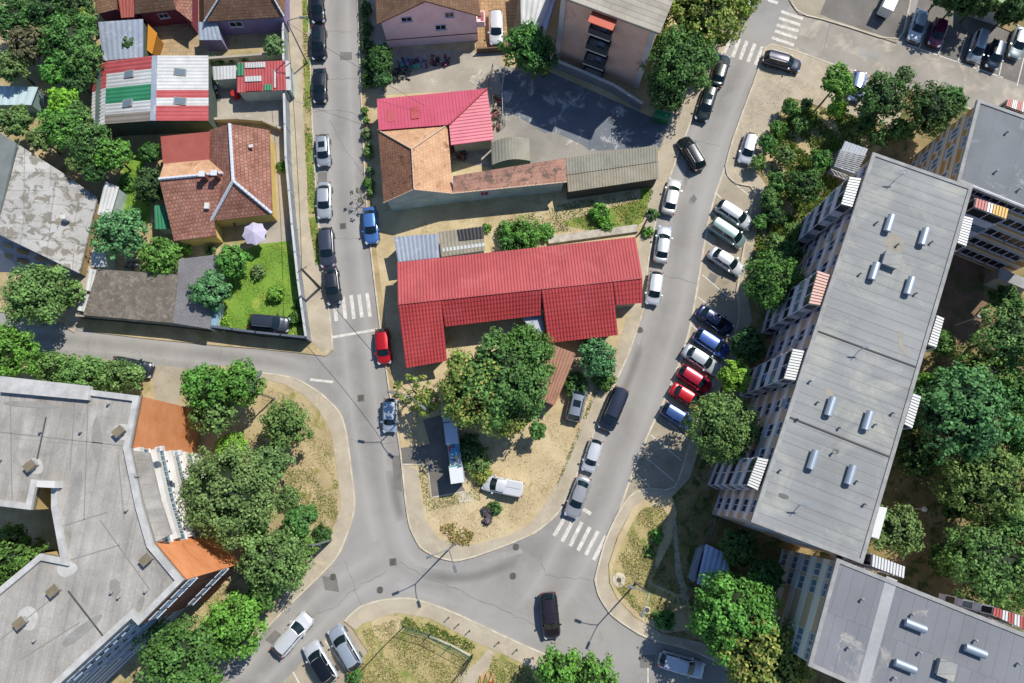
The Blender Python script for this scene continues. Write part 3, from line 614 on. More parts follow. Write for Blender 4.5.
for q in ((122,432),(34,466),(149,559),(57,590),(24,622)): hatch(root,*q,HT,ax,.6,.7,m_para,tanm,.8)
for q in ((82,432),(110,404),(42,432),(138,476),(113,592),(120,597),(147,591),(128,510),(2,460),(36,640)): pipe(root,*q,HT)
for a,b_ in (((46,417),(37,459)),((68,591),(106,640)),((106,640),(131,616))):
    a,b_=W(*a,HT+.03),W(*b_,HT+.03); m=MB(); t=(b_-a).normalized(); nn=Vector((-t.y,t.x,0))*.07; m.slab([a-nn,b_-nn,b_+nn,a+nn],.1); m.build('expansion_joint',plain('joint_dark','4c4c4a',.8),root)
m=MB(); m.slab(px3([(0,392),(88,400),(90,386),(0,376)],HT+.5),.5); m.build('raised_roof_edge',mat('pale_flashing','c5c4c1'),root)
m=MB(); m.slab(px3([(37,481),(55,481),(54,488),(36,487)],HT+1.2),1.2); m.build('stair_head',m_white,root)
for q in ((160,449),(178,453)):   # external air conditioners high on the wall
    c=W(*q,12.2); m=MB(); m.box(c,(.65,.45,.5),.2); o=m.build('air_conditioner',m_white,root); m=MB(); m.tube(c+Vector((0,0,.3)),c+Vector((0,0,.33)),.15,n=12); m.build('fan_grille',m_para,o)
m_pp=mat('pale_roof_repair','cbcac6','b3b1ad',vs=.8,fine=6,famt=.4); m_dk=mat('damp_roof_stain','9b9994','8c8a85',vs=.8,fine=6,famt=.4)
def blob2(px,m,z,name):
    P=[W(x,y,z) for x,y in px]; P=chaikin([(p.x,p.y) for p in P],2); mb=MB(); mb.poly([(x,y,z) for x,y in P]); return mb.build(name,m,root)
for i,(px_,m_) in enumerate([([(54,566),(72,560),(80,570),(62,580)],m_pp),([(17,612),(30,604),(40,615),(34,632),(18,628)],m_pp),([(108,580),(118,578),(122,592),(112,600)],m_dk),([(26,458),(42,458),(44,474),(28,474)],m_pp),([(114,424),(132,424),(130,440),(116,440)],m_pp),([(138,600),(146,594),(142,612),(134,612)],m_dk),([(66,500),(78,470),(84,472),(76,512)],m_dk),([(96,410),(104,440),(98,470),(90,440)],m_dk),([(4,400),(60,404),(60,409),(4,406)],m_dk),([(60,640),(100,612),(104,618),(66,650)],m_dk),([(150,548),(160,560),(170,580),(160,580)],m_dk)]): blob2(px_,m_,HT+.006+.002*i,'roof_stain')
for a,b_ in (((56,528),(108,512)),((75,400),(70,470)),((10,385),(12,500)),((100,520),(150,590)),((118,455),(124,520)),((0,640),(50,600)),((70,560),(120,545)),((0,432),(126,446)),((88,400),(84,520)),((20,660),(80,622))):
    a,b_=W(*a,HT+.02),W(*b_,HT+.02); m=MB(); t=(b_-a).normalized(); nn=Vector((-t.y,t.x,0))*.04; m.slab([a-nn,b_-nn,b_+nn,a+nn],.03); m.build('roof_seam',plain('seam_grey','85847f',.8),root)
# canopy and entrance ledge by the orange wall
# --- pink gabled house
m_pink=mat('pink_render','fbdcdd','f0cccf',vs=.5,fine=4,famt=.12); m_tileB=mat('brown_roof_tiles','8f705a','7b5e4a',vs=.5,fine=4,pat='brick',pw=.35,ph=.35,mort=.04,pcol=.55,pvar=.3,bump=.5)
e=5.35; rg=8.2
BL,BR=W(380.5,19.5,e),W(476,12,e)
t=(BR-BL).normalized(); nn=Vector((-t.y,t.x,0)); D=14
root=thing('pink_house','pink gabled house with brown tiled roof and three dark windows on the gable','house',(BL+BR+nn*D)/2*Vector((1,1,0)) if False else Vector(((BL.x+BR.x)/2,(BL.y+BR.y)/2+5,0)))
AP=(BL+BR)/2; AP=Vector((AP.x,AP.y,rg))
b=MB(); BL0,BR0=Vector((BL.x,BL.y,0)),Vector((BR.x,BR.y,0))
b.add([BL0,BR0,BR,AP,BL],[(0,1,2,3,4)]); q=[v+nn*D for v in (BL0,BR0,BR,AP,BL)]; b.add(q,[(4,3,2,1,0)])
b.add([BR0,BR0+nn*D,BR+nn*D,BR],[(0,1,2,3)]); b.add([BL0,BL,BL+nn*D,BL0+nn*D],[(0,1,2,3)]); b.build('wall',m_pink,root)
m=MB(); o_=t*.5; m.slab([BL-o_-nn*.4-Vector((0,0,.25)),AP-nn*.4+Vector((0,0,.15)),AP+nn*D+Vector((0,0,.15)),BL-o_+nn*D-Vector((0,0,.25))],.18); m.slab([BR+o_-nn*.4-Vector((0,0,.25)),AP-nn*.4+Vector((0,0,.15)),AP+nn*D+Vector((0,0,.15)),BR+o_+nn*D-Vector((0,0,.25))],.18); m.build('roof',m_tileB,root)
m=MB(); m.slab([BL0-nn*.05+Vector((0,0,1.6)),BR0-nn*.05+Vector((0,0,1.6)),BR0+nn*.1+Vector((0,0,1.6)),BL0+nn*.1+Vector((0,0,1.6))],.1); m.build('ledge',mat('maroon_trim','6e4250'),root)
windows(root,BL0,BR0,[5.1],[.27],1.3,.8,frame_l); windows(root,BL0,BR0,[5.3],[.72],1.1,.8,frame_l); windows(root,BL0,BR0,[3.2],[.61],1.3,.9,frame_l)
for z,y0 in ((2.6,0),(5.0,4.2)):
    c=BR0+nn*(.8+y0*.6)+t*.5; m=MB(); m.box((c.x,c.y,z),(1.0,1.5,.25),math.atan2(t.y,t.x)); bal=m.build('balcony',m_pink,root); m=MB()
    for s_ in (-1,1): m.box((c.x+s_*.45,c.y,z+.5),(.1,1.5,.8)); m.box((c.x,c.y+s_*.7,z+.5),(.8,.1,.8))
    m.build('railing',m_pink,bal)
# --- four storey terracotta block at the top
m_terra=mat('terracotta_render','f2cdb8','e2bba6',vs=.4,fine=3,famt=.15,c3='b08a80',s3=.3,t3=(.6,.75))
base=[W(556,57),W(638,88),W(690,-40),W(608,-75)]
P=[Vector((p.x,p.y,11)) for p in base]; root=thing('terracotta_block','four storey terracotta walled block with a column of dark balconies at the top','apartment block',(cen(P).x,cen(P).y,0))
Pc=ccw(P); walls(root,Pc,11,m_terra)
m_slat=mat('pale_ribbed_roof','b9b2a4','a29b8e',vs=.4,fine=4,pat='brick',pw=20,ph=.7,mort=.06,pcol=.6)
b=MB(); b.ud=(P[1]-P[0]).normalized(); b.prism([(p.x,p.y) for p in inset(P,-.5)],11,11.3); b.build('roof',m_slat,root)
t=(base[1]-base[0]).normalized(); n_=Vector((t.y,-t.x,0))
for c0 in (base[0]+t*.25,base[1]-t*.25): 
    m=MB(); m.box((c0.x+n_.x*.06,c0.y+n_.y*.06,5.5),(.6,.3,11),math.atan2(t.y,t.x)); m.build('corner_pilaster',m_white,root)
for k in range(4):
    c=base[0].lerp(base[1],.47)+n_*.7; z=k*2.75
    m=MB(); m.box((c.x,c.y,z+.1),(2.6,1.4,.2),math.atan2(t.y,t.x)); bal=m.build('balcony',m_white,root)
    m=MB(); cc=c+n_*.65; m.box((cc.x,cc.y,z+.65),(2.6,.08,.9),math.atan2(t.y,t.x))
    for s_ in (-1,1): cc=c+t*1.26*s_; m.box((cc.x,cc.y,z+.65),(.08,1.4,.9),math.atan2(t.y,t.x))
    m.build('railing',plain('dark_rail','3d4247',.5),bal)
    m=MB(); cc=c-n_*.66; m.box((cc.x,cc.y,z+1.5),(2.4,.06,2.1),math.atan2(t.y,t.x)); m.build('glazing',glass,bal)
    if k>0:
        m=MB(); m.box((c.x+t.x*.3,c.y+t.y*.3,z+.6),(.7,.5,.8),math.atan2(t.y,t.x)); m.build('stored_box',plain('stored_grey','8b93a5',.6),bal)
c=base[0].lerp(base[1],.47)+n_*.9; m=MB(); m.box((c.x,c.y,10.7),(2.9,1.7,.12),math.atan2(t.y,t.x),tilt=('X',.0)); m.build('awning',plain('awning_orange','c0553a',.5),root)
# ---------------------------------------------------------------- small houses and sheds
m_tileO=mat('orange_roof_tiles','b98675','9b6b5b',vs=.7,fine=6,famt=.35,c3='b8907c',s3=.6,t3=(.55,.7),pat='brick',pw=.42,ph=.42,mort=.045,pcol=.5,pvar=.3,bump=.6)
m_tileT=mat('faded_orange_tiles','deb48e','c99b78',vs=.5,fine=6,famt=.4,c3='9a6a52',s3=.7,t3=(.56,.68),pat='brick',pw=.4,ph=.4,mort=.03,pcol=.75,pvar=.15,bump=.4)
m_tileM=mat('mossy_orange_tiles','d3a28c','bd8e79',vs=.9,fine=6,famt=.4,c3='8a7466',s3=1.1,t3=(.5,.6),pat='brick',pw=.4,ph=.4,mort=.03,pcol=.75,pvar=.15,bump=.4)
m_redm=mat('red_sheet_metal','bb5a5c','ab4e50',vs=.25,fine=5,famt=.25,rough=.6,spec=.3,c3='bf6466',s3=.3,t3=(.5,.7),streak=(1.4,.12,.84))
m_redm2=mat('deep_red_sheet_metal','b24446','a4393b',vs=.25,fine=5,famt=.25,rough=.6,spec=.3,c3='b04c50',s3=.3,t3=(.5,.7),streak=(1.4,.12,.84))  # deeper red, also carries the painted shade of the long roof's south slopes
m_pinkm=mat('pinkish_red_sheet_metal','c45c70','b85066',vs=.3,fine=3,famt=.1,rough=.45,spec=.4)
m_rustred=mat('faded_red_sheet','a55b50','974f46',vs=.4,fine=3,famt=.2,rough=.6)
m_wsheet=mat('white_sheet_metal','cfd0ce','b8b9b7',vs=.4,fine=6,famt=.3,rough=.55)
m_gsheet=mat('green_sheet_metal','3a8560','307655',vs=.3,fine=3,famt=.15,rough=.5)
m_greysh=mat('grey_blue_sheet','9aa4b0','8791a0',vs=.3,fine=3,famt=.2,rough=.5,spec=.4,c3='b5bbc2',s3=.5)
m_oldsh=mat('old_asbestos_sheet','a39d8c','8f8978',vs=.5,fine=4,famt=.35,c3='9a8e78',s3=.6,t3=(.52,.7))
m_oldgr=mat('greenish_sheet','9c9a8c','8b897b',vs=.5,fine=4,famt=.3)
m_shing=mat('grey_shingle','80786e','6c645b',vs=1.2,fine=5,famt=.5,c3='968d82',s3=1.5,t3=(.5,.62),bump=.4)
m_greyt=mat('grey_tile_sheet','8a888a','7c7a7d',vs=.5,fine=4,pat='brick',pw=.4,ph=.4,mort=.04,pcol=.8,pvar=.1)
m_yel=mat('yellow_render','e6cb80','d4b86e',vs=.6,fine=4); m_grn=mat('grey_green_render','c0d0cd','a5b6b3',vs=.6,fine=5,famt=.35)
m_dkg=mat('dark_green_wall','55635c','4a5751',vs=.6,fine=4); m_mar=mat('maroon_render','8a4452','7a3c48',vs=.6,fine=4); m_pur=mat('purple_render','9485a8','86779a',vs=.6,fine=4)
m_brn=mat('brown_ribbed_sheet','b58a74','a07762',vs=.5,fine=4,rough=.6); m_blue=mat('blue_grey_shed_sheet','b9c9ea','a8b9dc',vs=.5,fine=4,rough=.5)
m_ridge=plain('ridge_mortar','cdd3de',.7)
def ridge(root,p,q,r=.2,m=None,name='ridge_cap'):
    a,b_=W(*p),W(*q); mb=MB(); n=max(1,int((b_-a).length/.45)); d_=(b_-a)/n
    for k in range(n): mb.tube(a+d_*k,a+d_*(k+.92),r,r*.85,6)
    return mb.build(name,m or m_ridge,root)
def house(name,label,cat,base,h,wm,z0=-.02,ins=.3):
    P=ccw(px3(base,h)); I=inset(P,ins); root=thing(name,label,cat,(cen(P).x,cen(P).y,0.1)); walls(root,I,h-.08,wm)
    mb=MB(); mb.poly([(p.x,p.y,h-.1) for p in I]); mb.build('ceiling',wm,root); return root,I
def plane(root,L,m,th=.12,name='roof'):
    mb=MB(); mb.slab([W(*p) for p in L],th); return mb.build(name,m,root)
def corrp(root,L,m,per=.3,amp=.035,step=0,name='roof'):
    mb=MB(); mb.corr(*[W(*p) for p in L],per=per,amp=amp,step=step); return mb.build(name,m,root)
def chim(root,px,py,z,s=.5,h=1.0,m=None,cm=None):
    c=W(px,py,z); mb=MB(); mb.box(c+Vector((0,0,-.3)),(s,s,h+.6)); o=mb.build('chimney',m or m_brick,root); mb=MB(); mb.box(c+Vector((0,0,h/2+.05)),(s+.15,s+.15,.12)); mb.build('cap',cm or m_ridge,o)
# (a) tiled house in the garden
root,I=house('tiled_house','orange tiled house with white ridge lines and yellow walls beside the lawn','house',[(269,130),(272,214),(214,220),(216,236),(174,241),(160,137),(210,131)],3.0,m_yel)
E=3.1;R=5.3;R2=4.7
plane(root,[(229.5,124,R),(233,181,R),(272.5,214,E),(269.5,130,E)],m_tileO); plane(root,[(233,181,R),(211,221,E),(272.5,214,E)],m_tileO)
plane(root,[(229.5,124,R),(233,181,R),(211,221,E),(207,160,E),(209.5,130,E)],m_tileO)
plane(root,[(159,179,R2),(224,173,R2),(214,222,E+.2),(216.5,236,E-.1),(174,241,E-.1)],m_tileO); plane(root,[(159,179,R2),(224,173,R2),(208,159,E+.3),(164,163,E+.3)],m_tileT)
plane(root,[(160.5,136.5,3.6),(210,131.5,3.6),(209,160,3.45),(163,164,3.45)],m_rustred,.15)
for p,q in (((229.5,124,R+.1),(233,181,R+.1)),((233,181,R+.1),(211,221,E+.1)),((233,181,R+.1),(272,213.5,E+.1)),((159,179,R2+.1),(223,173,R2+.1))): ridge(root,p,q)
chim(root,204,176,5.2); chim(root,216,175,5.3); 
o=MB(); c=W(207,206,3.9); o.box(c,(.5,.7,.3)); o.build('roof_window',m_white,root)
o=MB(); c=W(251,146,4.6); o.box(c,(.5,.35,.1),.2); o.build('roof_window',m_white,root)
a,b_=I[0],I[1]
# (b) corrugated house with coloured sheets
root,I=house('corrugated_house','house roofed in red, white and green corrugated sheets with four skylights','house',[(93,68),(107,61.5),(153,56),(208,56),(208,120),(152,122),(106,124),(92,127)],3.4,m_dkg)
RT,RB=(154,55.5),(152,120.5)
def strip(L,Rr,zl,zr,fr,m):   # horizontal coloured strip between fractions of the left edge L and the right edge Rr
    (l0,l1),(r0,r1)=L,Rr; f=lambda a,b_,t,z:(a[0]+(b_[0]-a[0])*t,a[1]+(b_[1]-a[1])*t,z)
    corrp(root,[f(l0,l1,fr[0],zl),f(l0,l1,fr[1],zl),f(r0,r1,fr[1],zr),f(r0,r1,fr[0],zr)],m,.45,.05,name='roof_sheet')
Lh=((107,61.5),(105,124)); Rg=(RT,RB); Rh=((208.5,55.5),(208.5,120.5)); Fh=((93.5,67),(91,127.5))
for f0,f1,m in ((0,.2,m_redm),(.2,.43,m_wsheet),(.43,.68,m_gsheet),(.68,.85,m_wsheet),(.85,1,mat('grey_brown_sheet','8d857c'))): strip(Lh,Rg,3.5,5.0,(f0,f1),m)
for f0,f1,m in ((0,.53,m_wsheet),(.53,.65,m_redm),(.65,.77,m_wsheet),(.77,1,m_redm)): strip(Rh,Rg,3.5,5.0,(f0,f1),m)
for f0,f1,m in ((0,.42,m_redm),(.42,1,m_wsheet)): strip(Fh,Lh,2.9,3.5,(f0,f1),m)
mb=MB(); a,b_=W(154.5,55.5,5.05),W(152.8,120.5,5.05); mb.slab([a-Vector((.3,0,0)),b_-Vector((.3,0,0)),b_+Vector((.3,0,0)),a+Vector((.3,0,0))],.08); mb.build('ridge_cap',m_greysh,root)
for q,z in (((129,74),4.3),((127.5,103),4.3),((180,72),4.3),((180,101),4.3)):
    c=W(*q,z+.05); s_=-1 if q[0]<150 else 1; mb=MB(); mb.box(c,(1.35,.9,.12),0,tilt=('Y',s_*.26)); o=mb.build('skylight',m_para,root); mb=MB(); mb.box(c+Vector((s_*.02,0,.06)),(1.15,.7,.06),0,tilt=('Y',s_*.26)); mb.build('pane',plain('skylight_pane','6c7b86',.2),o)
mb=MB(); mb.slab([W(114,67,4.05),W(131,64,4.4),W(131,70,4.4),W(114,72,4.05)][::1],.03); 
# (c) blue grey metal shed roof and others : single quads
def shed(name,label,L,m,wm,per=.35,amp=.03,step=0,cat='shed',corr=True,ins=.15,group=None):
    zmin=min(p[2] for p in L); P=ccw([W(*p) for p in L]); root=thing(name,label,cat,(cen(P).x,cen(P).y,.1),0,group)
    I=inset(P,ins); mb=MB(); n=len(I)
    for i in range(n):
        a,b_=I[i],I[(i+1)%n]; mb.add([(a.x,a.y,0),(b_.x,b_.y,0),(b_.x,b_.y,b_.z-.07),(a.x,a.y,a.z-.07)],[(0,1,2,3)])
    mb.build('wall',wm,root)
    mb=MB()
    if corr: mb.corr(*[W(*p) for p in L],per=per,amp=amp,step=step)
    else: mb.slab([W(*p) for p in L],.1)
    mb.build('roof',m,root); return root
shed('metal_shed','pale blue grey sheet metal shed north of the colourful corrugated roof',[(98,22,2.6),(143,19,3.0),(143,57,3.0),(103,61,2.6)][::-1],m_greysh,m_dkg,.6)
shed('tool_shed','small grey and white lean-to left of the red and white striped roof',[(213.5,80,2.3),(236,78.5,2.3),(236,65.5,2.6),(212.5,66.5,2.6)],m_wsheet,m_grn)
root=shed('striped_shed','shed with a patchwork roof of red, white and green corrugated sheets beside the street fence',[(237,92.5,2.4),(286,90,2.4),(285,60.5,2.9),(237,62.5,2.9)],m_redm,m_grn)
f=lambda u,v:(237+u*48.5,62.4+v*29.8-u*2,2.96-.5*v)
for u0,u1,v0,v1,m in ((0,.14,.02,.45,m_gsheet),(.16,.58,.02,.2,m_wsheet),(.16,.5,.48,.66,m_wsheet),(.18,.5,.72,.98,m_redm2),(.55,.72,.78,.98,m_gsheet),(.76,.8,.3,.9,m_wsheet)):
    q=[(*f(a,b_)[:2],f(a,b_)[2]+.05) for a,b_ in ((u0,v1),(u1,v1),(u1,v0),(u0,v0))]; corrp(root,q,m,.3,.035,name='roof_sheet')
root=shed('street_side_shed','white roofed shed strip along the street fence',[(286,90,2.2),(291,90,2.2),(290,62,2.2),(285.5,60,2.2)],m_wsheet,m_grn,corr=False)
shed('blue_edge_shed','narrow white lean-to touching the back fence of the garden',[(91,267,2.2),(106,267,2.2),(106,252,2.4),(91,251,2.4)],m_wsheet,m_grn)
shed('corrugated_lean_to','pale corrugated lean-to beside the cracked white roof',[(97,214,2.4),(110,218,2.2),(119,187,2.2),(105,181,2.4)],m_wsheet,m_grn,.4,.05)
shed('corrugated_lean_to','pale corrugated strip roof left of the grey shingle shed, upper one',[(85,290,2.2),(93,292,2.2),(97,270,2.2),(89,268,2.2)],m_wsheet,m_grn,.4,.05)
shed('corrugated_lean_to','pale corrugated strip roof left of the grey shingle shed, lower one',[(77,310,2.2),(86,312,2.2),(91,295,2.2),(83,293,2.2)],m_wsheet,m_grn,.4,.05)
shed('green_shed','small green shed on the left side of the tiled house',[(155,229,2.2),(169,229,2.2),(166,205,2.4),(154,205,2.4)],m_gsheet,m_grn)
root=shed('shingle_shed','long low shed with rough grey shingle roof above the west street',[(83,315,2.4),(173,323,2.4),(178,274.5,3.2),(97,269,3.2)],m_shing,m_grn,corr=False)
root=shed('grey_tiled_shed','grey tiled shed roof between the shingle shed and the lawn',[(173,323,2.45),(210,329,2.45),(217,254.5,3.0),(179,259,3.2)],m_greyt,m_grn,corr=False)
shed('blue_lean_to','small bluish glazed lean-to beside the lawn corner',[(205,324,2.0),(217,326,2.0),(219,300,2.1),(208,300,2.1)],mat('blue_glazing','8fb0c8',rough=.3),m_grn,.5)
# (h) red L roof
root,I=house('red_roof_house','L shaped pinkish red ribbed metal roof next to the yard','house',[(377,99),(487,88.4),(494,139.5),(451,145),(449,124),(379,130)],2.8,m_conc)
plane(root,[(377,99,2.9),(487,88.4,2.9),(449,124.5,3.9),(379,130,3.9)][::1],m_pinkm,.1)
plane(root,[(487,88.4,2.9),(494,139.5,2.9),(451,145,3.9),(449,124.5,3.9)],m_pinkm,.1)
def ribs(root,L,n,m,r=.05,up=.07):   # raised seams from edge L0-L1 to edge L3-L2
    a,b_,c,d_=[W(*p) for p in L]; mb=MB()
    for k in range(n+1):
        p,q=a.lerp(b_,k/n),d_.lerp(c,k/n); 
        if (p-q).length>.3: mb.tube(p+Vector((0,0,up)),q+Vector((0,0,up)),r,r,4)
    mb.build('roof_seams',m,root)
def pribs(root,O1,O0,I0,I1,n,m):
    O1,O0,I0,I1=[W(*p) for p in (O1,O0,I0,I1)]; fr=(I0-I1).length/(O0-O1).length; mb=MB()
    for k in range(n):
        v=k/n; p=O1.lerp(O0,v); q=I1.lerp(I0,v/fr) if v<fr else I0.lerp(O0,(v-fr)/(1-fr)); mb.tube(p,q,.045,.045,4)
    mb.build('roof_seams',m,root)
pribs(root,(377,99,2.9),(487,88.4,2.9),(449,124.5,3.9),(379,130,3.9),34,m_pinkm); pribs(root,(494,139.5,2.9),(487,88.4,2.9),(449,124.5,3.9),(451,145,3.9),16,m_pinkm)
ridge(root,(487,88.4,3.0),(449,124.5,4.0),.12,m_redm)
plane(root,[(386,110,3.3),(394,109.5,3.3),(395,121,3.7),(387,122,3.7)],m_redm,.04,'roof_patch'); plane(root,[(410,107,3.32),(419,106,3.32),(419.5,118,3.75),(411,119,3.75)],m_redm,.04,'roof_patch')
# (i) faded tile house + long wing
E=3.5
root,I=house('old_tiled_house','faded orange tiled house with a long tiled wing and grey green walls','house',[(379,130),(447,125),(453,176),(565,160),(567,182),(453,193.5),(414,199),(384,203)],E-.1,m_grn,ins=.35)
plane(root,[(378,130,E),(411.6,149,5.6),(414,189.5,5.6),(383.5,203,E)],mat('brown_faded_tiles','a5785e','8d644e',vs=.6,fine=4,famt=.4,c3='6b4c3e',s3=1,t3=(.55,.65),pat='brick',pw=.35,ph=.35,mort=.04,pcol=.6,pvar=.25,bump=.5))
plane(root,[(378,130,E),(411.6,149,5.6),(447.5,124.5,E)],m_tileT); plane(root,[(447.5,124.5,E),(453,193.5,E),(414,189.5,5.6),(411.6,149,5.6)],m_tileT)
mb=MB(); q=[W(386,202,E-.1),W(414,190.5,5.4),W(451,192.5,E-.1)]; mb.add([*q],[(0,2,1)]); mb.build('gable',m_grn,root)
plane(root,[(453,176,4.4),(565,158,4.4),(567,182,E),(453,193.6,E)],m_tileM)
for p,q in (((378,130,E+.08),(411.6,149,5.7)),((411.6,149,5.7),(414,189.5,5.7)),((447.5,124.5,E+.08),(411.6,149,5.7)),((383.5,203,E),(414,189.5,5.65)),((414,189.5,5.65),(453,193.5,E+.02)),((453,193.5,E+.02),(567,182,E+.02))): ridge(root,p,q,.09,plain('pale_ridge','c9b29a',.8))
mb=MB(); a,b_=ccw(I)[0],0
P=ccw(px3([(453,193.5),(567,182)],E)+[]) if False else None
A_,B_=W(453,193.5,0),W(567,182,0)
Iw=[p for p in I]
def near(I,px,h): q=W(*px,h); return min(I,key=lambda v:(v.xy-q.xy).length)
wa,wb=near(I,(453,193.5),E-.1),near(I,(567,182),E-.1)
windows(root,wa,wb,[1.9],[.28],1.0,1.0,frame_l,plain('red_shutter','a03038',.5))
shed('corrugated_barn','long low corrugated shed with a greenish upper half at the end of the tiled wing',[(568,192,2.6),(659,178.5,2.6),(657.5,145,3.2),(565.5,158,3.2)],m_oldsh,plain('dark_wall','4b4a46',.8),.33,.035)
root=[o for o in COL.objects if o.name.startswith('corrugated_barn')][0]
corrp(root,[(566.5,175,2.97),(658,161.5,2.97),(657.5,145.5,3.26),(565.7,158.5,3.26)],m_oldgr,.33,.035,name='roof_sheet')
# (k) curved roof
a,b_,c,d_=[W(*p) for p in ((492,165,2.2),(530.5,161,2.2),(529,139,2.2),(491,142.5,2.2))]
root=thing('barrel_roof_shed','small grey green shed with curved ribbed roof in the yard','shed',(cen([a,b_,c,d_]).x,cen([a,b_,c,d_]).y,.1)); mb=MB(); n=24; m_=n*2
vs=[];fs=[]
for i in range(n+1):
    u=i/n; z=2.2+.9*math.sin(math.pi*u)+(.03 if i%2 else 0); 
    for p,q in ((a,b_),(d_,c)): v=p.lerp(q,u); vs.append((v.x,v.y,z))
for i in range(n): fs.append((2*i,2*i+2,2*i+3,2*i+1))
mb.add(vs,fs); mb.build('roof',m_oldgr,root); mb=MB()
for p,q in ((a,b_),(b_,c),(c,d_),(d_,a)): mb.add([(p.x,p.y,0),(q.x,q.y,0),(q.x,q.y,2.2),(p.x,p.y,2.2)],[(0,1,2,3)])
mb.add([vs[i] for i in range(0,2*n+2,2)],[tuple(range(n+1))]); mb.build('wall',m_dkg,root)
# (l) long red roof building
E=3.2;RR=4.9
root,I=house('long_red_roof_building','long building under a bright red ribbed metal roof with two projecting wings','building',[(397,262.5),(635,237.5),(642,279),(642,304),(617,308),(618,334),(548,342),(541,314),(446,326),(447,360),(406,367)],2.6,m_conc,ins=.5)
corrp(root,[(397,262.5,E),(635.5,237,E),(642.5,278,RR),(398,304.5,RR)],m_redm,.34,.055,name='roof')  # sunlit north slope paler, south slopes deeper: light painted into the reds
corrp(root,[(406,368,2.8),(447,360.7,2.8),(441,300,RR-.02),(398,304.5,RR-.02)],m_redm2,.34,.05,.45,name='wing_roof')
corrp(root,[(445,326.5,3.5),(541,315,3.5),(541,290,RR-.04),(441,300.5,RR-.04)],m_redm2,.34,.05,.45,name='roof_slope')
corrp(root,[(548,343,2.9),(618,335,2.9),(612.5,282,RR-.02),(541.5,290,RR-.02)],m_redm2,.34,.05,.45,name='wing_roof')
corrp(root,[(616,305,4.0),(642.3,303,4.0),(642.3,278,RR-.03),(613,282,RR-.03)],m_redm2,.34,.05,.45,name='roof_slope')
ridge(root,(398,304.5,RR+.03),(642,278.3,RR+.03),.1,m_redm)
plane(root,[(518,313,3.0),(541,311,3.0),(544,330,2.8),(537,336,2.8)],m_greysh,.1,'canopy')
shed('ribbed_lean_to','brown ribbed lean-to sloping beside the big leafy tree',[(536,398,2.4),(555,405.5,2.4),(576,353.5,3.0),(551,344,3.0)][::1],m_brn,m_brn,.3,.06)
shed('white_metal_shed','white ribbed metal shed at the left end of the long red roof',[(398,262,2.6),(439.5,257.5,2.6),(438,233.5,2.9),(394,237,2.9)],m_greysh,m_grn,.45,.03)
root=shed('patched_shed','old shed with black and grey patched sheets above the long red roof',[(441,257,2.4),(485,250.5,2.4),(483,226,2.8),(438.5,232,2.8)],m_oldsh,m_grn,.4,.04)
corrp(root,[(459,241,2.68),(484,238,2.68),(483,226.5,2.85),(457,230,2.85)],plain('black_sheet','2b2c2e',.6),.4,.04,name='roof_sheet')
corrp(root,[(442,252,2.5),(485,246,2.5),(484.5,243,2.55),(442,248,2.55)],m_wsheet,.4,.04,name='roof_sheet')
mb=MB(); 
# low rendered wall north of the long red roof
def wall_line(name,label,cat,px,h,th,m,cap=None,z0=0,sm=False,posts=0,pm=None,group=None):
    P=[W(x,y,0.1) for x,y in px]; c=P[len(P)//2]; root=thing(name,label,cat,(c.x,c.y,.1),0,group); mb=MB()
    for i in range(len(P)-1):
        a,b_=P[i],P[i+1]; t=(b_-a); L=t.length; mid=(a+b_)/2; mb.box((mid.x,mid.y,h/2+z0),(L+.01,th,h-z0),math.atan2(t.y,t.x))
    mb.build('panel',m,root)
    if cap:
        mb=MB()
        for i in range(len(P)-1):
            a,b_=P[i],P[i+1]; t=(b_-a); L=t.length; mid=(a+b_)/2; mb.box((mid.x,mid.y,h+.03),(L,th+.14,.07),math.atan2(t.y,t.x))
        mb.build('coping',cap,root)
    if posts:
        for i in range(len(P)-1):
            a,b_=P[i],P[i+1]; k=max(1,int((b_-a).length/posts))
            for j in range(k+(i==len(P)-2)):
                q=a.lerp(b_,j/k); mb=MB(); mb.box((q.x,q.y,(h+.1)/2),(th+.1,th+.1,h+.1)); mb.build('post',pm or m,root)
    return root
m_fgrey=mat('fence_sheet_grey','9da3a8','8a9095',vs=.5,fine=5,pat='grid',pw=.25,ph=5,mort=.04,pcol=.7); m_fdark=mat('fence_sheet_dark','39424f','303844',vs=.5,fine=5,pat='grid',pw=.25,ph=5,mort=.03,pcol=.7)
wall_line('garden_wall','pale rendered wall along the north edge of the long red roof','wall',[(548,241),(600,234),(637,229)],.5,.9,mat('broken_pale_concrete','c9c1b2','a39b8c',vs=1.2,fine=6,famt=.4))
wall_line('street_fence','long pale metal fence along the west street pavement','fence',[(286,-30),(288,40),(289,100),(291,165),(297,230),(303,285),(311,341)],2.0,.12,m_fgrey,m_wsheet,posts=3,pm=m_greysh)
wall_line('dark_fence','dark blue metal fence along the south edge of the garden','fence',[(311,341),(262,336),(216,330)],2.1,.1,m_fdark,plain('dark_cap','59626e',.5),posts=2.5,pm=m_fdark)
wall_line('boundary_wall','dark low wall under the long grey shingle shed','wall',[(212,331),(172,326),(84,318)],1.6,.2,m_fdark,m_conc)
wall_line('courtyard_wall','white topped wall at the foot of the terracotta block','wall',[(546,64),(580,78),(612,92),(640,110)],1.6,.2,mat('courtyard_wall_grey','858a92'),m_white)  # blue grey wall face under a white coping
wall_line('yard_wall','low grey wall between pink house yard and side path','wall',[(381,55),(386,92)],1.4,.15,m_conc,m_conc)
wall_line('driveway_wall','low wall closing the paved driveway of the white car','wall',[(477,53),(509,51)],1.0,.15,mat('brown_wall','76604e'))
wall_line('yard_wall','thin wall north of the multicoloured corrugated shed','wall',[(207,64),(287,58)],1.2,.15,m_conc,m_conc)
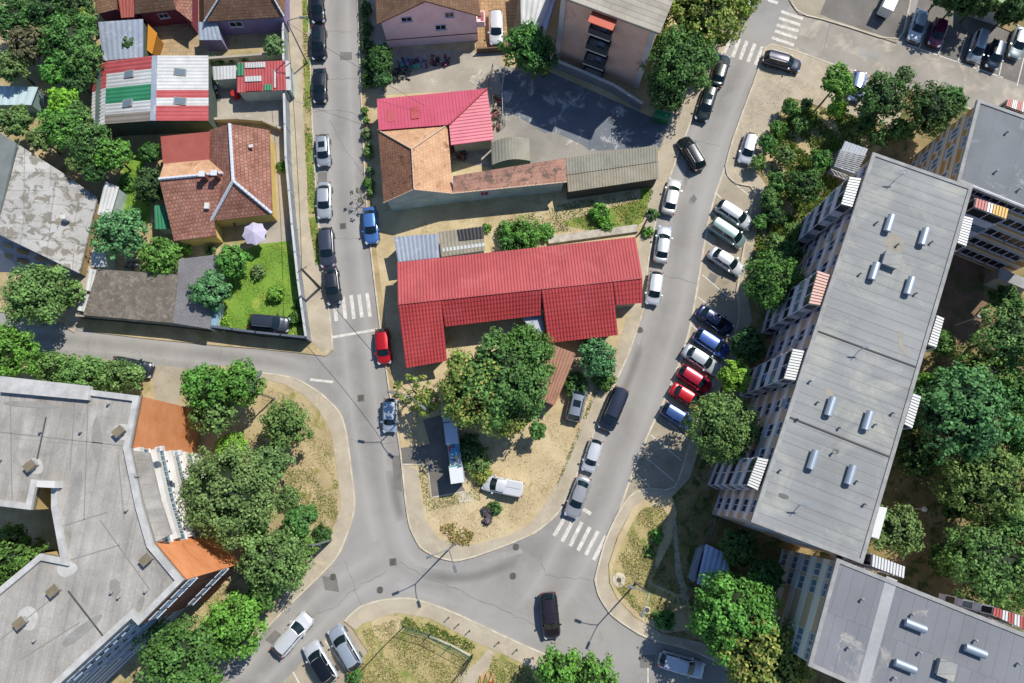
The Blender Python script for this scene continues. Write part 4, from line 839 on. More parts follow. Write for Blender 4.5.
wall_line('yard_wall','curved low wall between concrete yard and tiled house','wall',[(209,123),(240,122),(265,124),(283,132)],1.0,.15,m_conc,m_conc)
# other houses along the top edge
root,I=house('purple_house','purple walled house with hipped brown tile roof at the top edge','house',[(205,21),(284,16.5),(284,-60),(204,-60)],3.3,m_pur)
plane(root,[(204,21.5,3.3),(284.5,16.5,3.3),(262,-22,6),(230,-20,6)],m_tileB); plane(root,[(204,21.5,3.3),(230,-20,6),(230,-45,6),(203,-60,3.3)],m_tileB); plane(root,[(284.5,16.5,3.3),(285,-60,3.3),(262,-45,6),(262,-22,6)],m_tileB)
a,b_=near(I,(205,21),3.3),near(I,(284,16.5),3.3); windows(root,a,b_,[2.1],[.33],1.6,.9,frame_w)
ridge(root,(204,21.5,3.4),(230,-20,6.1),.1); ridge(root,(284,16.5,3.4),(262,-22,6.1),.1)
shed('grey_entrance_shed','small light grey roofed annex beside the purple house',[(199,40,2.4),(222,40,2.4),(217,22,2.8),(198,22,2.8)],m_greysh,m_pur,.5)
root,I=house('maroon_house','dark red walled house with brown tiles at the top left','house',[(135,13.5),(175,9),(188,20),(190,-60),(130,-60)],3.1,m_mar)
plane(root,[(135,14,3.2),(176,9.5,3.2),(166,-22,5.6),(148,-20,5.6)],m_tileB); plane(root,[(176,9.5,3.2),(192,22,3.0),(192,-60,3.2),(166,-22,5.6)],m_tileO); plane(root,[(135,14,3.2),(148,-20,5.6),(130,-60,3.2)],m_tileB)
windows(root,near(I,(135,13.5),3.1),near(I,(175,9),3.1),[1.9],[.55],1.2,.8,frame_l)
shed('red_roof_annex','small faded red roof at the corner beside the maroon house',[(121,18,2.6),(134,17,2.6),(137,-8,3.2),(117,-8,3.2)],m_rustred,m_mar)
shed('brown_tile_annex','small brown tiled roof above the blue grey metal shed',[(97,14,2.8),(117,9,2.8),(116,-15,3.4),(92,-15,3.4)],m_tileB,m_mar,corr=False)
shed('orange_awning','orange tarpaulin lean-to beside the blue grey metal shed',[(147,50,1.8),(152,54,1.8),(157,33,2.2),(148,24,2.2)],plain('orange_tarp','cf8a2c',.6),plain('tarp_side','9a6a2a'),.6,corr=False,cat='awning')
shed('pale_roof_shed','long pale corrugated roof beside the paved driveway at the top',[(521,24,2.8),(541,27,2.8),(560,-30,3.4),(520,-30,3.4)],m_wsheet,m_grn,.7,.05)
shed('blue_roof_strip','narrow bluish roof strip left of the terracotta block',[(541,24,2.6),(546,30,2.6),(562,-25,2.8),(556,-25,2.8)],m_blue,m_grn,.5)
root=shed('greenhouse','glass greenhouse with pale frames under the trees at the left edge',[(-30,105,2.2),(31,105,2.2),(38,87,2.2),(-30,85,2.2)],plain('greenhouse_glass','b9cdd0',.25),plain('greenhouse_glass2','8faaa8',.3),.9,.05)
shed('green_roof_building','corner of a low building with pale green roof at the top right',[(984,-2,3.4),(1018,9,3.4),(1030,-30,3.4),(985,-30,3.4)],mat('pale_green_roof','a3b58a','92a57a'),m_white,corr=False)
shed('blue_metal_shed','pale blue ribbed metal shed in the shade south of the long apartment block',[(697,584,2.4),(722,590,2.4),(731.5,556,2.6),(706,544,2.6)],m_blue,m_greysh,.5,.05)
shed('side_rack','narrow pale lean-to strip on the left side of the blue metal shed',[(690,580,2.0),(694,583,2.0),(703,549,2.0),(700,546,2.0)],m_greysh,m_greysh,.5)
root=shed('tile_pergola','white striped shelter with dark sheet behind beside the long apartment block',[(834,166,2.5),(856,174,2.5),(868,149,2.7),(845,141,2.7)],m_greysh,m_greysh,.6)
mb=MB()
for k in range(9):
    u=k/9; a,b_=W(840-6*u,150+16*u,2.78-.2*u),W(866-10*u,156+17*u,2.78-.2*u); mb.tube(a,b_,.06,.06,4)
mb.build('roof_slats',aw_white,root)
mb=MB()
for k in range(4):
    a,b_=W(831+4*k,169+1.7*k,2.4),W(836+4.4*k,176+1.5*k,2.4)
    mb.tube(a,b_,.05,.05,4)
mb.tube(W(831,169,2.4),W(848,176,2.4),.05,.05,4); mb.tube(W(834,175,2.4),W(852,182,2.4),.05,.05,4); mb.build('frame',aw_white,root)
# kiosk: long narrow body with deck, equipment and white end unit
c0,c1=W(448,410,2.8),W(457.5,483,2.8); t=(c1-c0); L=t.length; t.normalize(); a=math.atan2(t.y,t.x); mid=(c0+c1)/2
root=thing('roadside_trailer','long narrow blue and white trailer standing on the dark asphalt pad','trailer',(mid.x,mid.y,.13),a)
def lb(name,c,s,m,par=root): mb=MB(); mb.box(c,s); return mb.build(name,m,par,local=True)
lb('chassis',(0,0,.55),(L,1.1,.25),plain('chassis_dark','2f3336',.6))
lb('blue_box',(-L*.26,0,1.7),(L*.46,1.35,2.1),plain('blue_panel','c3d2e6',.4)); lb('roof_joint',(-L*.33,0,2.77),(.08,1.38,.06),plain('dark_blue_trim','31465f'))
lb('platform',(L*.11,0,1.1),(L*.28,1.3,.9),plain('pale_panel','b9c8d6',.5))
o=lb('machinery',(L*.07,.1,1.9),(L*.1,.8,.8),plain('machinery_blue','4f9ac6',.4))
for q,m in (((L*.03,-.3,2.0),'c23a3a'),((L*.14,.2,1.9),'d9c7a5'),((L*.17,-.2,1.8),'3f6b8f'),((L*.0,.35,1.8),'7fb3cf')): lb('equipment',q,(.5,.4,.5),plain('equip_'+m,m,.5))
lb('white_box',(L*.38,0,1.6),(L*.24,1.4,2.0),plain('white_panel','d5dadd',.4)); lb('green_side_panel',(L*.38,-.72,1.6),(L*.22,.04,1.6),plain('green_panel','2f9a62',.4)); lb('roof_line',(L*.27,0,2.62),(.1,1.42,.06),plain('teal_trim','4f9a8c'))
def wheel(par,x,y,r=.33,wd=.22):
    mb=MB(); mb.tube((x,y-wd/2,r),(x,y+wd/2,r),r,n=18); o=mb.build('wheel',plain('rubber','1a1a1b',.8),par,local=True)
    s_=1 if y>0 else -1; mb=MB(); mb.tube((x,y+s_*(wd/2-.01),r),(x,y+s_*(wd/2+.015),r),r*.62,n=14); mb.build('rim',plain('rim_alloy','8d9094',.35,.7),o,local=True)
for x in (-L*.3,-L*.18,L*.3): wheel(root,x,.58); wheel(root,x,-.58)
# ---------------------------------------------------------------- vehicles
carglass=plain('car_glass','16262d',.06,.0,0,.55); rub=plain('black_trim','191a1c',.5)
SH={ # L,W,H, hood end, windshield top, rear top, rear base (fractions of L from the front), belt, tail height
 'sedan':(4.5,1.76,1.45,.255,.425,.74,.88,.92,.92),'hatch':(4.0,1.72,1.48,.225,.395,.84,.97,.93,.95),'wagon':(4.7,1.8,1.5,.24,.405,.87,.975,.95,.98),
 'suv':(4.55,1.85,1.68,.23,.385,.85,.965,1.05,1.08),'van':(5.0,1.92,1.92,.16,.33,.93,.985,1.15,1.2),'mini':(3.7,1.66,1.47,.22,.38,.84,.97,.93,.95),'pickup':(4.4,1.78,1.62,.2,.36,.55,.6,1.0,1.0)}
CM={}
def carmesh(kind):
    if kind in CM: return CM[kind]
    L,Wd,Ht,hb,wt,rt,rb,belt,tail=SH[kind]; X=lambda f:L/2-f*L
    d={}
    mb=MB(); st_=[0,.012,.05,.12,.2,hb+.0,.4,.55,.7,.82,.92,.975,.994,1.0]; st_=sorted(set(st_)); prof=[]
    for f in st_:
        e=min(f,1-f); wf=1-.30*max(0,1-e/.055)**2.2-.10*max(0,1-e/.22)**2
        if f<hb: zt=.66+(belt-.70)*(f/hb)**.6
        else: zt=belt+(tail-belt)*(f-hb)/(1-hb)
        if f<=0.0121: zt=min(zt,.6 if f==0 else .68)
        if f>.99: zt-=.12*(f-.98)/.02
        w_=Wd/2*wf; prof.append((X(f),w_,zt))
    n=len(prof); cs=[]
    for x,w_,zt in prof:
        r=[(-w_*.96,.24),(-w_,.42),(-w_*.995,zt-.22),(-w_*.93,zt-.06),(-w_*.80,zt),(-w_*.4,zt+.035),(0,zt+.045)]
        r=r+[(-y,z) for y,z in r[-2::-1]]; cs.append([(x,y,z) for y,z in r])
    k=len(cs[0]); vs=[v for c in cs for v in c]; fs=[]
    for i in range(n-1):
        for j in range(k-1): fs.append((i*k+j,i*k+j+1,(i+1)*k+j+1,(i+1)*k+j))
        fs.append((i*k+k-1,i*k,(i+1)*k,(i+1)*k+k-1))
    fs.append(tuple(range(k))[::-1]); fs.append(tuple(range((n-1)*k,n*k)))
    mb.add(vs,fs); d['body']=mb
    w0=Wd*.44; w1=Wd*.355; zb=belt-.03; A0=[(X(hb),w0*.93,zb+.0),(X(wt),w1*.95,Ht-.07),(X(rt),w1*.93,Ht-.07),(X(rb),w0*.9,zb+(tail-belt)*.8)]
    mid=(X((wt+rt)/2),w1,Ht-.045)
    # cabin shell : side posts and roof
    def ring(i,y0,dz=0): return
    cab=MB(); Lp=[Vector((x,y,z)) for x,y,z in A0]; Rp=[Vector((x,-y,z)) for x,y,z in A0]
    midx=[X(.5*(hb*.35+rb*.65)),]; 
    cab.add(Lp+Rp,[(0,1,2,3),(7,6,5,4),(0,4,5,1),(3,2,6,7)])
    d['cabin']=cab
    # crowned roof
    rf=MB(); g=[]; nx,ny=7,7
    for i in range(nx):
        u=i/(nx-1); x=A0[1][0]+(A0[2][0]-A0[1][0])*u; x+=(.06 if i==0 else -.05 if i==nx-1 else 0)
        hw=(A0[1][1]+(A0[2][1]-A0[1][1])*u)+.035*math.sin(math.pi*u)+.02
        for j in range(ny):
            v=-1+2*j/(ny-1); z=Ht-.07+.075*(1-v*v*.9)*(.75+.25*math.sin(math.pi*u)); z-= .03*(abs(v)>.99)
            xx=x+(.06*(1-v*v) if i==0 else -.06*(1-v*v) if i==nx-1 else 0); g.append((xx,hw*v,z))
    rf.add(g,[(i*ny+j,(i+1)*ny+j,(i+1)*ny+j+1,i*ny+j+1)[::-1] for i in range(nx-1) for j in range(ny-1)]); d['roof']=rf
    def pane(p,q,r,s_,off,sh=.1):
        c=(p+q+r+s_)/4; nrm=(q-p).cross(s_-p).normalized(); 
        if nrm.dot(c-Vector((c.x*.5,0,.8)))<0: nrm=-nrm
        m=MB(); m.add([v+(c-v)*sh+nrm*off for v in (p,q,r,s_)],[(0,1,2,3)]); return m
    ws=MB()   # curved windshield
    def screen(i0,i1,sgn,sh):
        m=MB(); g=[]; nx,ny=4,9; fx=(A0[i0],A0[i1])
        for i in range(nx):
            u=sh+(1-2*sh)*i/(nx-1)
            x=fx[0][0]+(fx[1][0]-fx[0][0])*u; hw=(fx[0][1]+(fx[1][1]-fx[0][1])*u)*.93; z=fx[0][2]+(fx[1][2]-fx[0][2])*u
            for j in range(ny):
                v=-1+2*j/(ny-1); g.append((x+sgn*(.015+.13*(1-v*v)),hw*v,z+.012+.03*(1-v*v)))
        m.add(g,[(i*ny+j,(i+1)*ny+j,(i+1)*ny+j+1,i*ny+j+1) for i in range(nx-1) for j in range(ny-1)]); return m
    d['windshield']=screen(0,1,1,.06); d['rear_window']=screen(3,2,-1,.1)
    if kind=='van': d['rear_window']=screen(3,2,-1,.25)
    s1=[]
    for sg in (1,-1):
        m=MB(); q=[Vector((x,y*sg,z)) for x,y,z in A0]; sp=[0,.48,1]
        for a_,b_ in ((.05,.47),(.52,.95)):
            lo0,lo1=q[0].lerp(q[3],a_),q[0].lerp(q[3],b_); hi0,hi1=q[1].lerp(q[2],a_),q[1].lerp(q[2],b_); o=Vector((0,.012*sg,0))
            pts=[lo0.lerp(hi0,.12)+o,lo1.lerp(hi1,.12)+o,lo1.lerp(hi1,.88)+o,lo0.lerp(hi0,.88)+o]; m.add(pts,[(0,1,2,3)])
        s1.append(m)
    d['side']=s1
    hl=[];tl=[];mr=[];hd=[]
    for sg in (1,-1):
        m=MB(); m.box((X(.035),sg*Wd*.34,.66),(.34,.34,.13),-sg*.5,tilt=('Y',.25)); hl.append(m)
        m=MB(); m.box((X(.985),sg*Wd*.37,tail-.16),(.12,.26,.2),sg*.35); tl.append(m)
        m=MB(); m.box((X(hb+.07),sg*(Wd/2+.05),belt+.02),(.16,.2,.14),-sg*.2); mr.append(m)
        m=MB(); m.box((X(.52),sg*(Wd/2+.0),belt-.14),(.16,.03,.035)); m.box((X(.7),sg*(Wd/2+.0),belt-.14),(.16,.03,.035)); hd.append(m)
    d['hl'],d['tl'],d['mr'],d['hd']=hl,tl,mr,hd
    m=MB(); m.box((X(.006),0,.5),(.06,Wd*.5,.2)); d['grille']=m
    m=MB()
    for sg in (1,-1): m.tube((X(wt+.03),sg*(w1-.03),Ht+.03),(X(rt-.02),sg*(w1-.03),Ht+.03),.025,n=6)
    d['rail']=m
    m=MB(); m.box((X(wt+.2),0,Ht+.012),(.75,w1*1.25,.012)); d['sunroof']=m
    CM[kind]=d; return d
MESH={}
def cobj(key,name,mb,m,par,smooth=False):
    k=(key,name,m.name)
    if k not in MESH:
        o=mb.build(name,m,par,local=True,smooth=smooth); MESH[k]=o.data; return o
    o=bpy.data.objects.new(name,MESH[k]); COL.objects.link(o); o.parent=par; return o
def car(kind,px,py,dx,dy,col,label,name='parked_car',cat='car',sunroof=0,rail=0,sc=1,group=None,roofcol=None,z=.012,pickup=0):
    c=W(px,py,.8); q=W(px+dx,py+dy,.8); a=math.atan2(q.y-c.y,q.x-c.x)
    root=thing(name,label,cat,(c.x,c.y,z),a,group); root.scale=(sc,sc,sc); d=carmesh(kind); L,Wd,Ht,hb,wt,rt,rb,belt,tail=SH[kind]
    dark=sum(hexc(col))<.35
    pm=plain('paint_'+col,col,.28,.35,1.0); 
    cobj(kind,'body',d['body'],pm,root,True); cobj(kind,'cabin',d['cabin'],pm,root); r=cobj(kind,'roof',d['roof'],plain('paint_'+roofcol,roofcol,.2,.3,1) if roofcol else pm,root,True)
    if sunroof: cobj(kind,'sunroof',d['sunroof'],carglass,root)
    if rail: cobj(kind,'roof_rail',d['rail'],rub if not dark else plain('rail_silver','8b8d90',.4,.7),root)
    cobj(kind,'windshield',d['windshield'],carglass,root,True); cobj(kind,'rear_window',d['rear_window'],carglass,root,True)
    for i in (0,1):
        cobj(kind+str(i),'side_window',d['side'][i],carglass,root); cobj(kind+str(i),'headlight',d['hl'][i],plain('headlight_lens','c5ccd2',.15,.3),root)
        cobj(kind+str(i),'tail_light',d['tl'][i],plain('tail_lens','8e1518',.3),root); cobj(kind+str(i),'mirror',d['mr'][i],pm,root)
        cobj(kind+str(i),'door_handle',d['hd'][i],rub,root)
    cobj(kind,'grille',d['grille'],rub,root)
    for x in (L/2-.17*L-.05,-L/2+.19*L):
        for sg in (1,-1):
            k=('wheel',round(x,2),sg,Wd)
            if k not in MESH:
                mb=MB(); y=sg*(Wd/2-.1); mb.tube((x,y-.11,.33),(x,y+.11,.33),.33,n=18); mr_=MB(); mr_.tube((x,y+sg*.1,.33),(x,y+sg*.125,.33),.21,n=12)
                MESH[k]=(mb,mr_)
            mb,mr_=MESH[k]; o=cobj(str(k),'wheel',mb,plain('rubber','1a1a1b',.8),root); cobj(str(k),'rim',mr_,plain('rim_alloy','8d9094',.35,.7),o)
    if pickup:   # raised cargo cover with a seam
        mb=MB(); mb.box((X_:=-L*.235,0,1.25),(L*.46,Wd*.9,.55)); o=mb.build('cargo_cover',pm,root,local=True); bv=o.modifiers.new('b','BEVEL'); bv.width=.1; bv.segments=3
        mb=MB(); mb.box((X_,0,1.53),(L*.42,.03,.01)); mb.box((-L*.02,0,1.53),(.04,Wd*.8,.01)); mb.build('cover_seam',rub,o,local=True)
    return root
gS='cars parked along the west street'; gR='cars parked along the east street'; gB='cars in the angled parking bay'; gN='cars in the north parking lot'
car('sedan',317,6,1,12,'15191f','black car cut by the top edge, first in the west street row',group=gS)
car('suv',318.5,42,0,1,'171b24','black car with glossy dark roof, second from the top of the west street row',group=gS,sunroof=1)
car('sedan',319.5,85,0,1,'1a2028','black saloon alone between two grass verges on the west street',group=gS)
car('hatch',323,150,.05,1,'a7adb3','silver hatchback with dark sunroof on the west street',group=gS,sunroof=1)
car('sedan',324,200,0,1,'b3b9bd','light silver saloon on the west street below the silver hatchback',group=gS)
car('wagon',326.5,247,.06,1,'434956','dark grey blue estate car on the west street above the crossing',group=gS)
car('sedan',332,285,.12,1,'2d3138','charcoal saloon slanted beside the zebra crossing',group=gS)
car('sedan',370.5,225,.08,1,'4a75b4','bright blue saloon on the right side of the west street',group=gS)
car('hatch',383,346,.08,1,'c3161c','bright red hatchback left of the long red roof building')
car('mini',390,415,-.02,1,'aebccb','pale silver blue car under the thin yellow tree')
car('suv',269,323,1,.09,'3a3f48','dark suv parked on the lawn behind the dark fence',rail=1)
car('suv',132,367,1,.2,'2a3038','dark car half hidden under the hedge beside the west road',rail=1)
car('wagon',496,27,.03,1,'dfe0e0','white estate car on the paved driveway of the pink house')
car('wagon',706.5,103,-.32,1,'1f2b2a','dark green estate car under the leafy tree on the upper east street',group=gR,sunroof=1)
car('sedan',720.5,70,.3,-1,'2a3531','dark car mostly covered by the tree crown on the upper east street',group=gR)
car('wagon',782.5,61,1,.28,'3b3a48','dark violet grey estate car on the pavement by the two crossings',rail=1)
car('suv',691.5,153,-.6,-1,'20262a','black suv angled across the lane edge of the east street',rail=1,group=gR)
car('hatch',748.5,148,-.28,1,'d4d6dc','white hatchback on the sandy pavement beside shrubs')
car('sedan',672,196,.22,-1,'d8d5cf','white saloon near the corrugated barn on the east street',group=gR)
car('sedan',663,244,.14,-1,'c5c9cb','silver white saloon next to the corner of the long red roof',group=gR)
car('mini',654.5,288,-.14,1,'d9dcdf','small white hatchback south of the silver white saloon on the east street',group=gR,sc=1.05)
car('wagon',735,214.5,1,.66,'bfc3c8','silver car nearest the top of the angled bay',group=gB)
car('van',728,233,1,.68,'8ba3a0','green grey people carrier second in the angled bay',group=gB,sc=.9)
car('sedan',727,261,1,.66,'c4c6c9','silver saloon with pale roof third in the angled bay',group=gB)
car('sedan',715,320,1,.66,'1e2a50','dark navy car deep in tree shade in the angled bay',group=gB)
car('hatch',711.5,343,1,.66,'4663a8','blue hatchback with pale roof between the navy and silver cars',group=gB,sc=1.05)
car('sedan',701.5,359.5,1,.66,'b5bcc0','silver saloon in the angled bay beside the small round tree',group=gB)
car('hatch',695,379,1,.66,'b01230','crimson hatchback with flat bright roof in the angled bay',group=gB)
car('sedan',688,397,1,.62,'c11a20','red coupe touching the shade of the big round tree',group=gB,sc=.93)
car('mini',677.5,416,1,.62,'405c96','small blue car last in the angled bay',group=gB)
car('van',613.5,409,-.42,1,'2b3142','dark navy van parked on the east street by the brown lean-to',group=gR)
car('mini',592.5,455.5,-.3,1,'dadcdf','small white car between the navy van and the crossing',group=gR,sc=.97)
car('sedan',578,497,-.36,1,'a9aaad','silver saloon stopped just above the zebra crossing',group=gR)
car('suv',577,401,.22,-1,'8a939c','grey suv with dark sunroof parked on the sand beside the brown lean-to',sunroof=1,rail=1)
car('pickup',503,486,-1,-.2,'e4e5e5','white pickup van with covered bed on the sandy island','parked_pickup','pickup',pickup=1)
car('suv',550,615.5,.1,1,'30282f','dark plum suv driving across the junction','moving_car')
car('wagon',681.5,665,1,.3,'bfc6d2','white estate car half in the shade at the lower right road edge')
car('wagon',292.5,634.5,.85,-1,'e2e3e4','white estate car driving on the southwest road','moving_car',sc=1.02)
car('suv',320.5,663,-.62,-1,'d7dade','white suv with black glass roof in the south parking bay',roofcol='16181c',rail=1)
car('wagon',345,648,-.58,-1,'aab3bd','silver blue estate car right of the black roofed white suv',rail=1)
car('sedan',918.5,25,-.3,1,'b9c2ca','silver saloon leftmost in the north parking lot',group=gN)
car('mini',938,32,-.3,1,'6e2045','purple red small car in the north parking lot',group=gN,sc=1.03)
car('van',978,46,-.3,1,'aeb6bf','silver people carrier in the north parking lot',group=gN,sc=.84)
car('hatch',996,54,-.3,1,'23303f','dark blue hatchback right of the silver people carrier',group=gN)
car('sedan',1019,42,-.3,1,'9ba5a5','pale grey car under the hedge at the right end of the north lot',group=gN)
car('hatch',857.5,86,-.2,1,'7d8fc0','light blue car hidden between two tree crowns')
car('hatch',747,2,.25,-1,'31506a','blue car cut by the top edge on the east street')
# box truck at the top
c=W(889,3,1.2); root=thing('delivery_truck','white box truck with teal cab parked on the dark pad at the top edge','truck',(c.x,c.y,.13),math.radians(62))
root.scale=(.75,.75,.75)
lb('cargo_box',(-.6,0,1.7),(3.4,1.9,1.9),plain('truck_white','d9dcdd',.4),root); lb('cab',(1.9,0,1.25),(1.5,1.8,1.5),plain('truck_teal','3f6f75',.4),root)
lb('windshield',(2.6,0,1.55),(.2,1.6,.7),carglass,root); lb('chassis',(0,0,.6),(4.8,.9,.2),rub,root)
for x in (-1.5,1.8): wheel(root,x,.85,.4); wheel(root,x,-.85,.4)
# ---------------------------------------------------------------- trees and shrubs
PAL={'green':((0.035, 0.08, 0.022),(0.162, 0.314, 0.083)),'bright':((0.045, 0.105, 0.02),(0.228, 0.433, 0.088)),'dark':((0.022, 0.05, 0.018),(0.114, 0.205, 0.066)),'yellow':((.05,.095,.018),(.37,.44,.10)),'blue':((.030,.080,.034),(.20,.37,.15)),'olive':((0.036, 0.075, 0.022),(0.27, 0.393, 0.127)),'lime':((0.08, 0.17, 0.025),(0.384, 0.57, 0.088)),'grey':((0.06, 0.09, 0.035),(0.276, 0.365, 0.165)),'brown':((0.07, 0.065, 0.04),(0.264, 0.228, 0.143))}
def crown_mesh(name,c,R,Rz,kind,parent,dens=1.0,leaf=.26,asp=1.0,rot=0,rough=.22,gap=0.0,core=True,low=-.45):
    lo,hi=[np.array(x) for x in PAL[kind]]
    area=4*math.pi*((R*R*asp*2+R*Rz*2)/4); rc=max(.26,min(.62,R*.18)); nc=int(area/(rc*rc)*.56*dens); nc=max(10,nc)
    k=RNG.normal(size=(nc*2,3)); k/=np.linalg.norm(k,axis=1)[:,None]; k=k[k[:,2]>low][:nc]; nc=len(k)
    ph=RNG.uniform(0,6.28,6); fr=RNG.uniform(1.6,3.6,6)
    lump=1+rough*(.45*np.sin(fr[0]*k[:,0]*2+ph[0])*np.cos(fr[1]*k[:,1]*2+ph[1])+.35*np.sin(fr[2]*3*k[:,1]+ph[2]+k[:,2]*3)+.35*np.sin(fr[3]*3*k[:,0]+ph[3]))
    if gap>0: 
        keep=RNG.uniform(size=nc)>gap; k=k[keep]; lump=lump[keep]; nc=len(k)
    rad=lump*(.70+.38*RNG.beta(2.2,1.6,nc))
    ca,sa=math.cos(rot),math.sin(rot)
    loc=np.stack([k[:,0]*R*rad,k[:,1]*R*asp*rad,k[:,2]*Rz*rad],1); loc=np.stack([loc[:,0]*ca-loc[:,1]*sa,loc[:,0]*sa+loc[:,1]*ca,loc[:,2]],1)
    ctone=RNG.beta(1.6,1.8,nc)*.6+.4*np.clip((rad-.74)/.3,0,1)  # outer clumps lighter, inner ones darker: crown shade put into the leaf colour
    nl=int(18*max(.8,(rc/.45)**2*(.26/leaf)**1.5)); N_=nc*nl
    off=RNG.normal(size=(N_,3)); off/=np.linalg.norm(off,axis=1)[:,None]; off*= (rc*RNG.uniform(.35,1.12,N_)**.6)[:,None]; off[:,2]*=.75
    P=np.repeat(loc,nl,0)+off
    nrm=off/np.linalg.norm(off,axis=1)[:,None]*.7+np.repeat(k,nl,0)*.5+RNG.normal(size=(N_,3))*.45+np.array([0,0,.35]); nrm/=np.linalg.norm(nrm,axis=1)[:,None]
    r=RNG.normal(size=(N_,3)); t=np.cross(nrm,r); t/=np.linalg.norm(t,axis=1)[:,None]; b_=np.cross(nrm,t)
    s=(leaf*RNG.uniform(.6,1.25,N_))[:,None]; t=t*s*.62; b_=b_*s*.42
    V=np.stack([P-t,P-b_+t*.1,P+t,P+b_+t*.1],1).reshape(-1,3)+np.array(c)
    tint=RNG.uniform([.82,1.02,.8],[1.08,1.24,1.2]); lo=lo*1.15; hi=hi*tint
    tone=np.clip(np.repeat(ctone,nl)+RNG.normal(size=N_)*.13+.12*off[:,2]/rc,0,1)[:,None]  # leaves high in a clump get lighter: light from above painted in
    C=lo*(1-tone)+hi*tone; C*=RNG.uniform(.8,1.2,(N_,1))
    if kind=='yellow':
        m=RNG.uniform(size=N_)<.22; C[m]=np.array([.42,.38,.12])*RNG.uniform(.6,1.4,(m.sum(),1))
    C4=np.concatenate([np.repeat(C,4,0),np.ones((N_*4,1))],1)
    F4=np.arange(N_*4).reshape(-1,4); sizes=np.full(N_,4)
    if core:  # blob added inside the crown, painted dark as inner shade, blocks light
        nu,nv=12,8; cv=[]
        for j in range(nv+1):
            th=math.pi*j/nv
            for i in range(nu):
                a=2*math.pi*i/nu; x,y,z=math.sin(th)*math.cos(a),math.sin(th)*math.sin(a),math.cos(th)
                q=.72+.06*math.sin(3*a+ph[0])
                X,Y=x*R*q,y*R*asp*q; cv.append((X*ca-Y*sa+c[0],X*sa+Y*ca+c[1],z*Rz*q+c[2]))
        o=len(V); V=np.concatenate([V,np.array(cv)]); F5=[]
        for j in range(nv):
            for i in range(nu): F5.append((o+j*nu+i,o+(j+1)*nu+i,o+(j+1)*nu+(i+1)%nu,o+j*nu+(i+1)%nu))
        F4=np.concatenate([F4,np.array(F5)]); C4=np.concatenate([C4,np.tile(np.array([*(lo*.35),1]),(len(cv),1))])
    me=bpy.data.meshes.new(name); me.vertices.add(len(V)); me.vertices.foreach_set('co',V.ravel())
    me.loops.add(F4.size); me.loops.foreach_set('vertex_index',F4.ravel().astype(np.int32)); me.polygons.add(len(F4)); me.polygons.foreach_set('loop_start',np.arange(0,F4.size,4,dtype=np.int32))
    me.update(); at=me.color_attributes.new('col','FLOAT_COLOR','POINT'); at.data.foreach_set('color',C4.ravel().astype(np.float32))
    me.materials.append(LEAF); o=bpy.data.objects.new(name,me); COL.objects.link(o); o.parent=parent; o.matrix_parent_inverse=parent.matrix_basis.inverted(); return o
def tree(px,py,r,ht,kind,label,name='leafy_tree',cat='tree',asp=1,rot=0,dens=1,leaf=.26,rough=.22,gap=0,group=None,rzf=.72,lean=(0,0),core=True):
    R=r*.95/scale(px,py,ht*.6); Rz=min(R*rzf,ht*.48); zc=ht-Rz; c=W(px,py,zc)
    root=thing(name,label,cat,(c.x+lean[0],c.y+lean[1],.1),0,group)
    mb=MB(); b0=Vector((c.x+lean[0],c.y+lean[1],0)); top=c+Vector((0,0,-Rz*.1)); tr=max(.05,R*.055)
    m1=b0.lerp(top,.5)+Vector((.08*R*.3,.1*R*.3,0)); mb.tube(b0,m1,tr*1.25,tr); mb.tube(m1,top,tr,tr*.5)
    for i in range(7):
        a=i*2.4+px; q=m1.lerp(top,.2+.1*i); e=q+Vector((math.cos(a)*R*.75,math.sin(a)*R*asp*.75,Rz*(.25+.08*(i%4)))); mb.tube(q,e,tr*.45,tr*.12,5)
        for k in (-.5,.6): e2=q.lerp(e,.55); mb.tube(e2,e2+Vector((math.cos(a+k)*R*.4,math.sin(a+k)*R*.4,Rz*.25)),tr*.22,tr*.07,4)
    mb.build('trunk',BARK,root)
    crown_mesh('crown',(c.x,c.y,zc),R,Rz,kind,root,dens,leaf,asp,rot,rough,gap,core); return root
def shrub(px,py,r,kind,label,asp=1,rot=0,ht=None,group=None,leaf=.2,name='shrub',gap=0):
    R=r/scale(px,py,.8); Rz=(ht or min(2.2,R*1.3))/2; c=W(px,py,.1+Rz*.8)
    root=thing(name,label,'shrub' if name=='shrub' else name,(c.x,c.y,.1),0,group)
    mb=MB()
    for i in range(4):
        a=i*1.7+px; mb.tube((c.x,c.y,.05),(c.x+math.cos(a)*R*.6,c.y+math.sin(a)*R*.6,.1+Rz*1.3),.04,.015,5)
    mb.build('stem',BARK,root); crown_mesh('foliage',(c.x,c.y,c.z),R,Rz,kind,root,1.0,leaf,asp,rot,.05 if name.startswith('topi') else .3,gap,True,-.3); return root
tree(506,378,45,9.8,'green','largest leafy tree below the long red roof, rounded green half',asp=1.0,leaf=.3,rough=.25)
tree(478,392,38,9.0,'yellow','yellow tipped leafy tree merging with the large green one above the trailer',leaf=.32)
tree(525,352,26,8.5,'green','smaller green crown by the red wing roof',leaf=.26)
tree(508,415,20,6.5,'yellow','yellow speckled low crown at the south edge of the big tree group')
tree(597,358,18,4.5,'blue','bluish green bush tree beside the brown ribbed lean-to',leaf=.22); 
shrub(605,380,10,'green','low shrub between bush tree and grey suv',ht=1.8); shrub(575,385,12,'green','low shrub at the foot of the brown lean-to',ht=1.8); shrub(592,345,9,'green','low shrub next to the right red wing roof')
tree(537,430,8,3.2,'green','small lone tree on the sandy island')
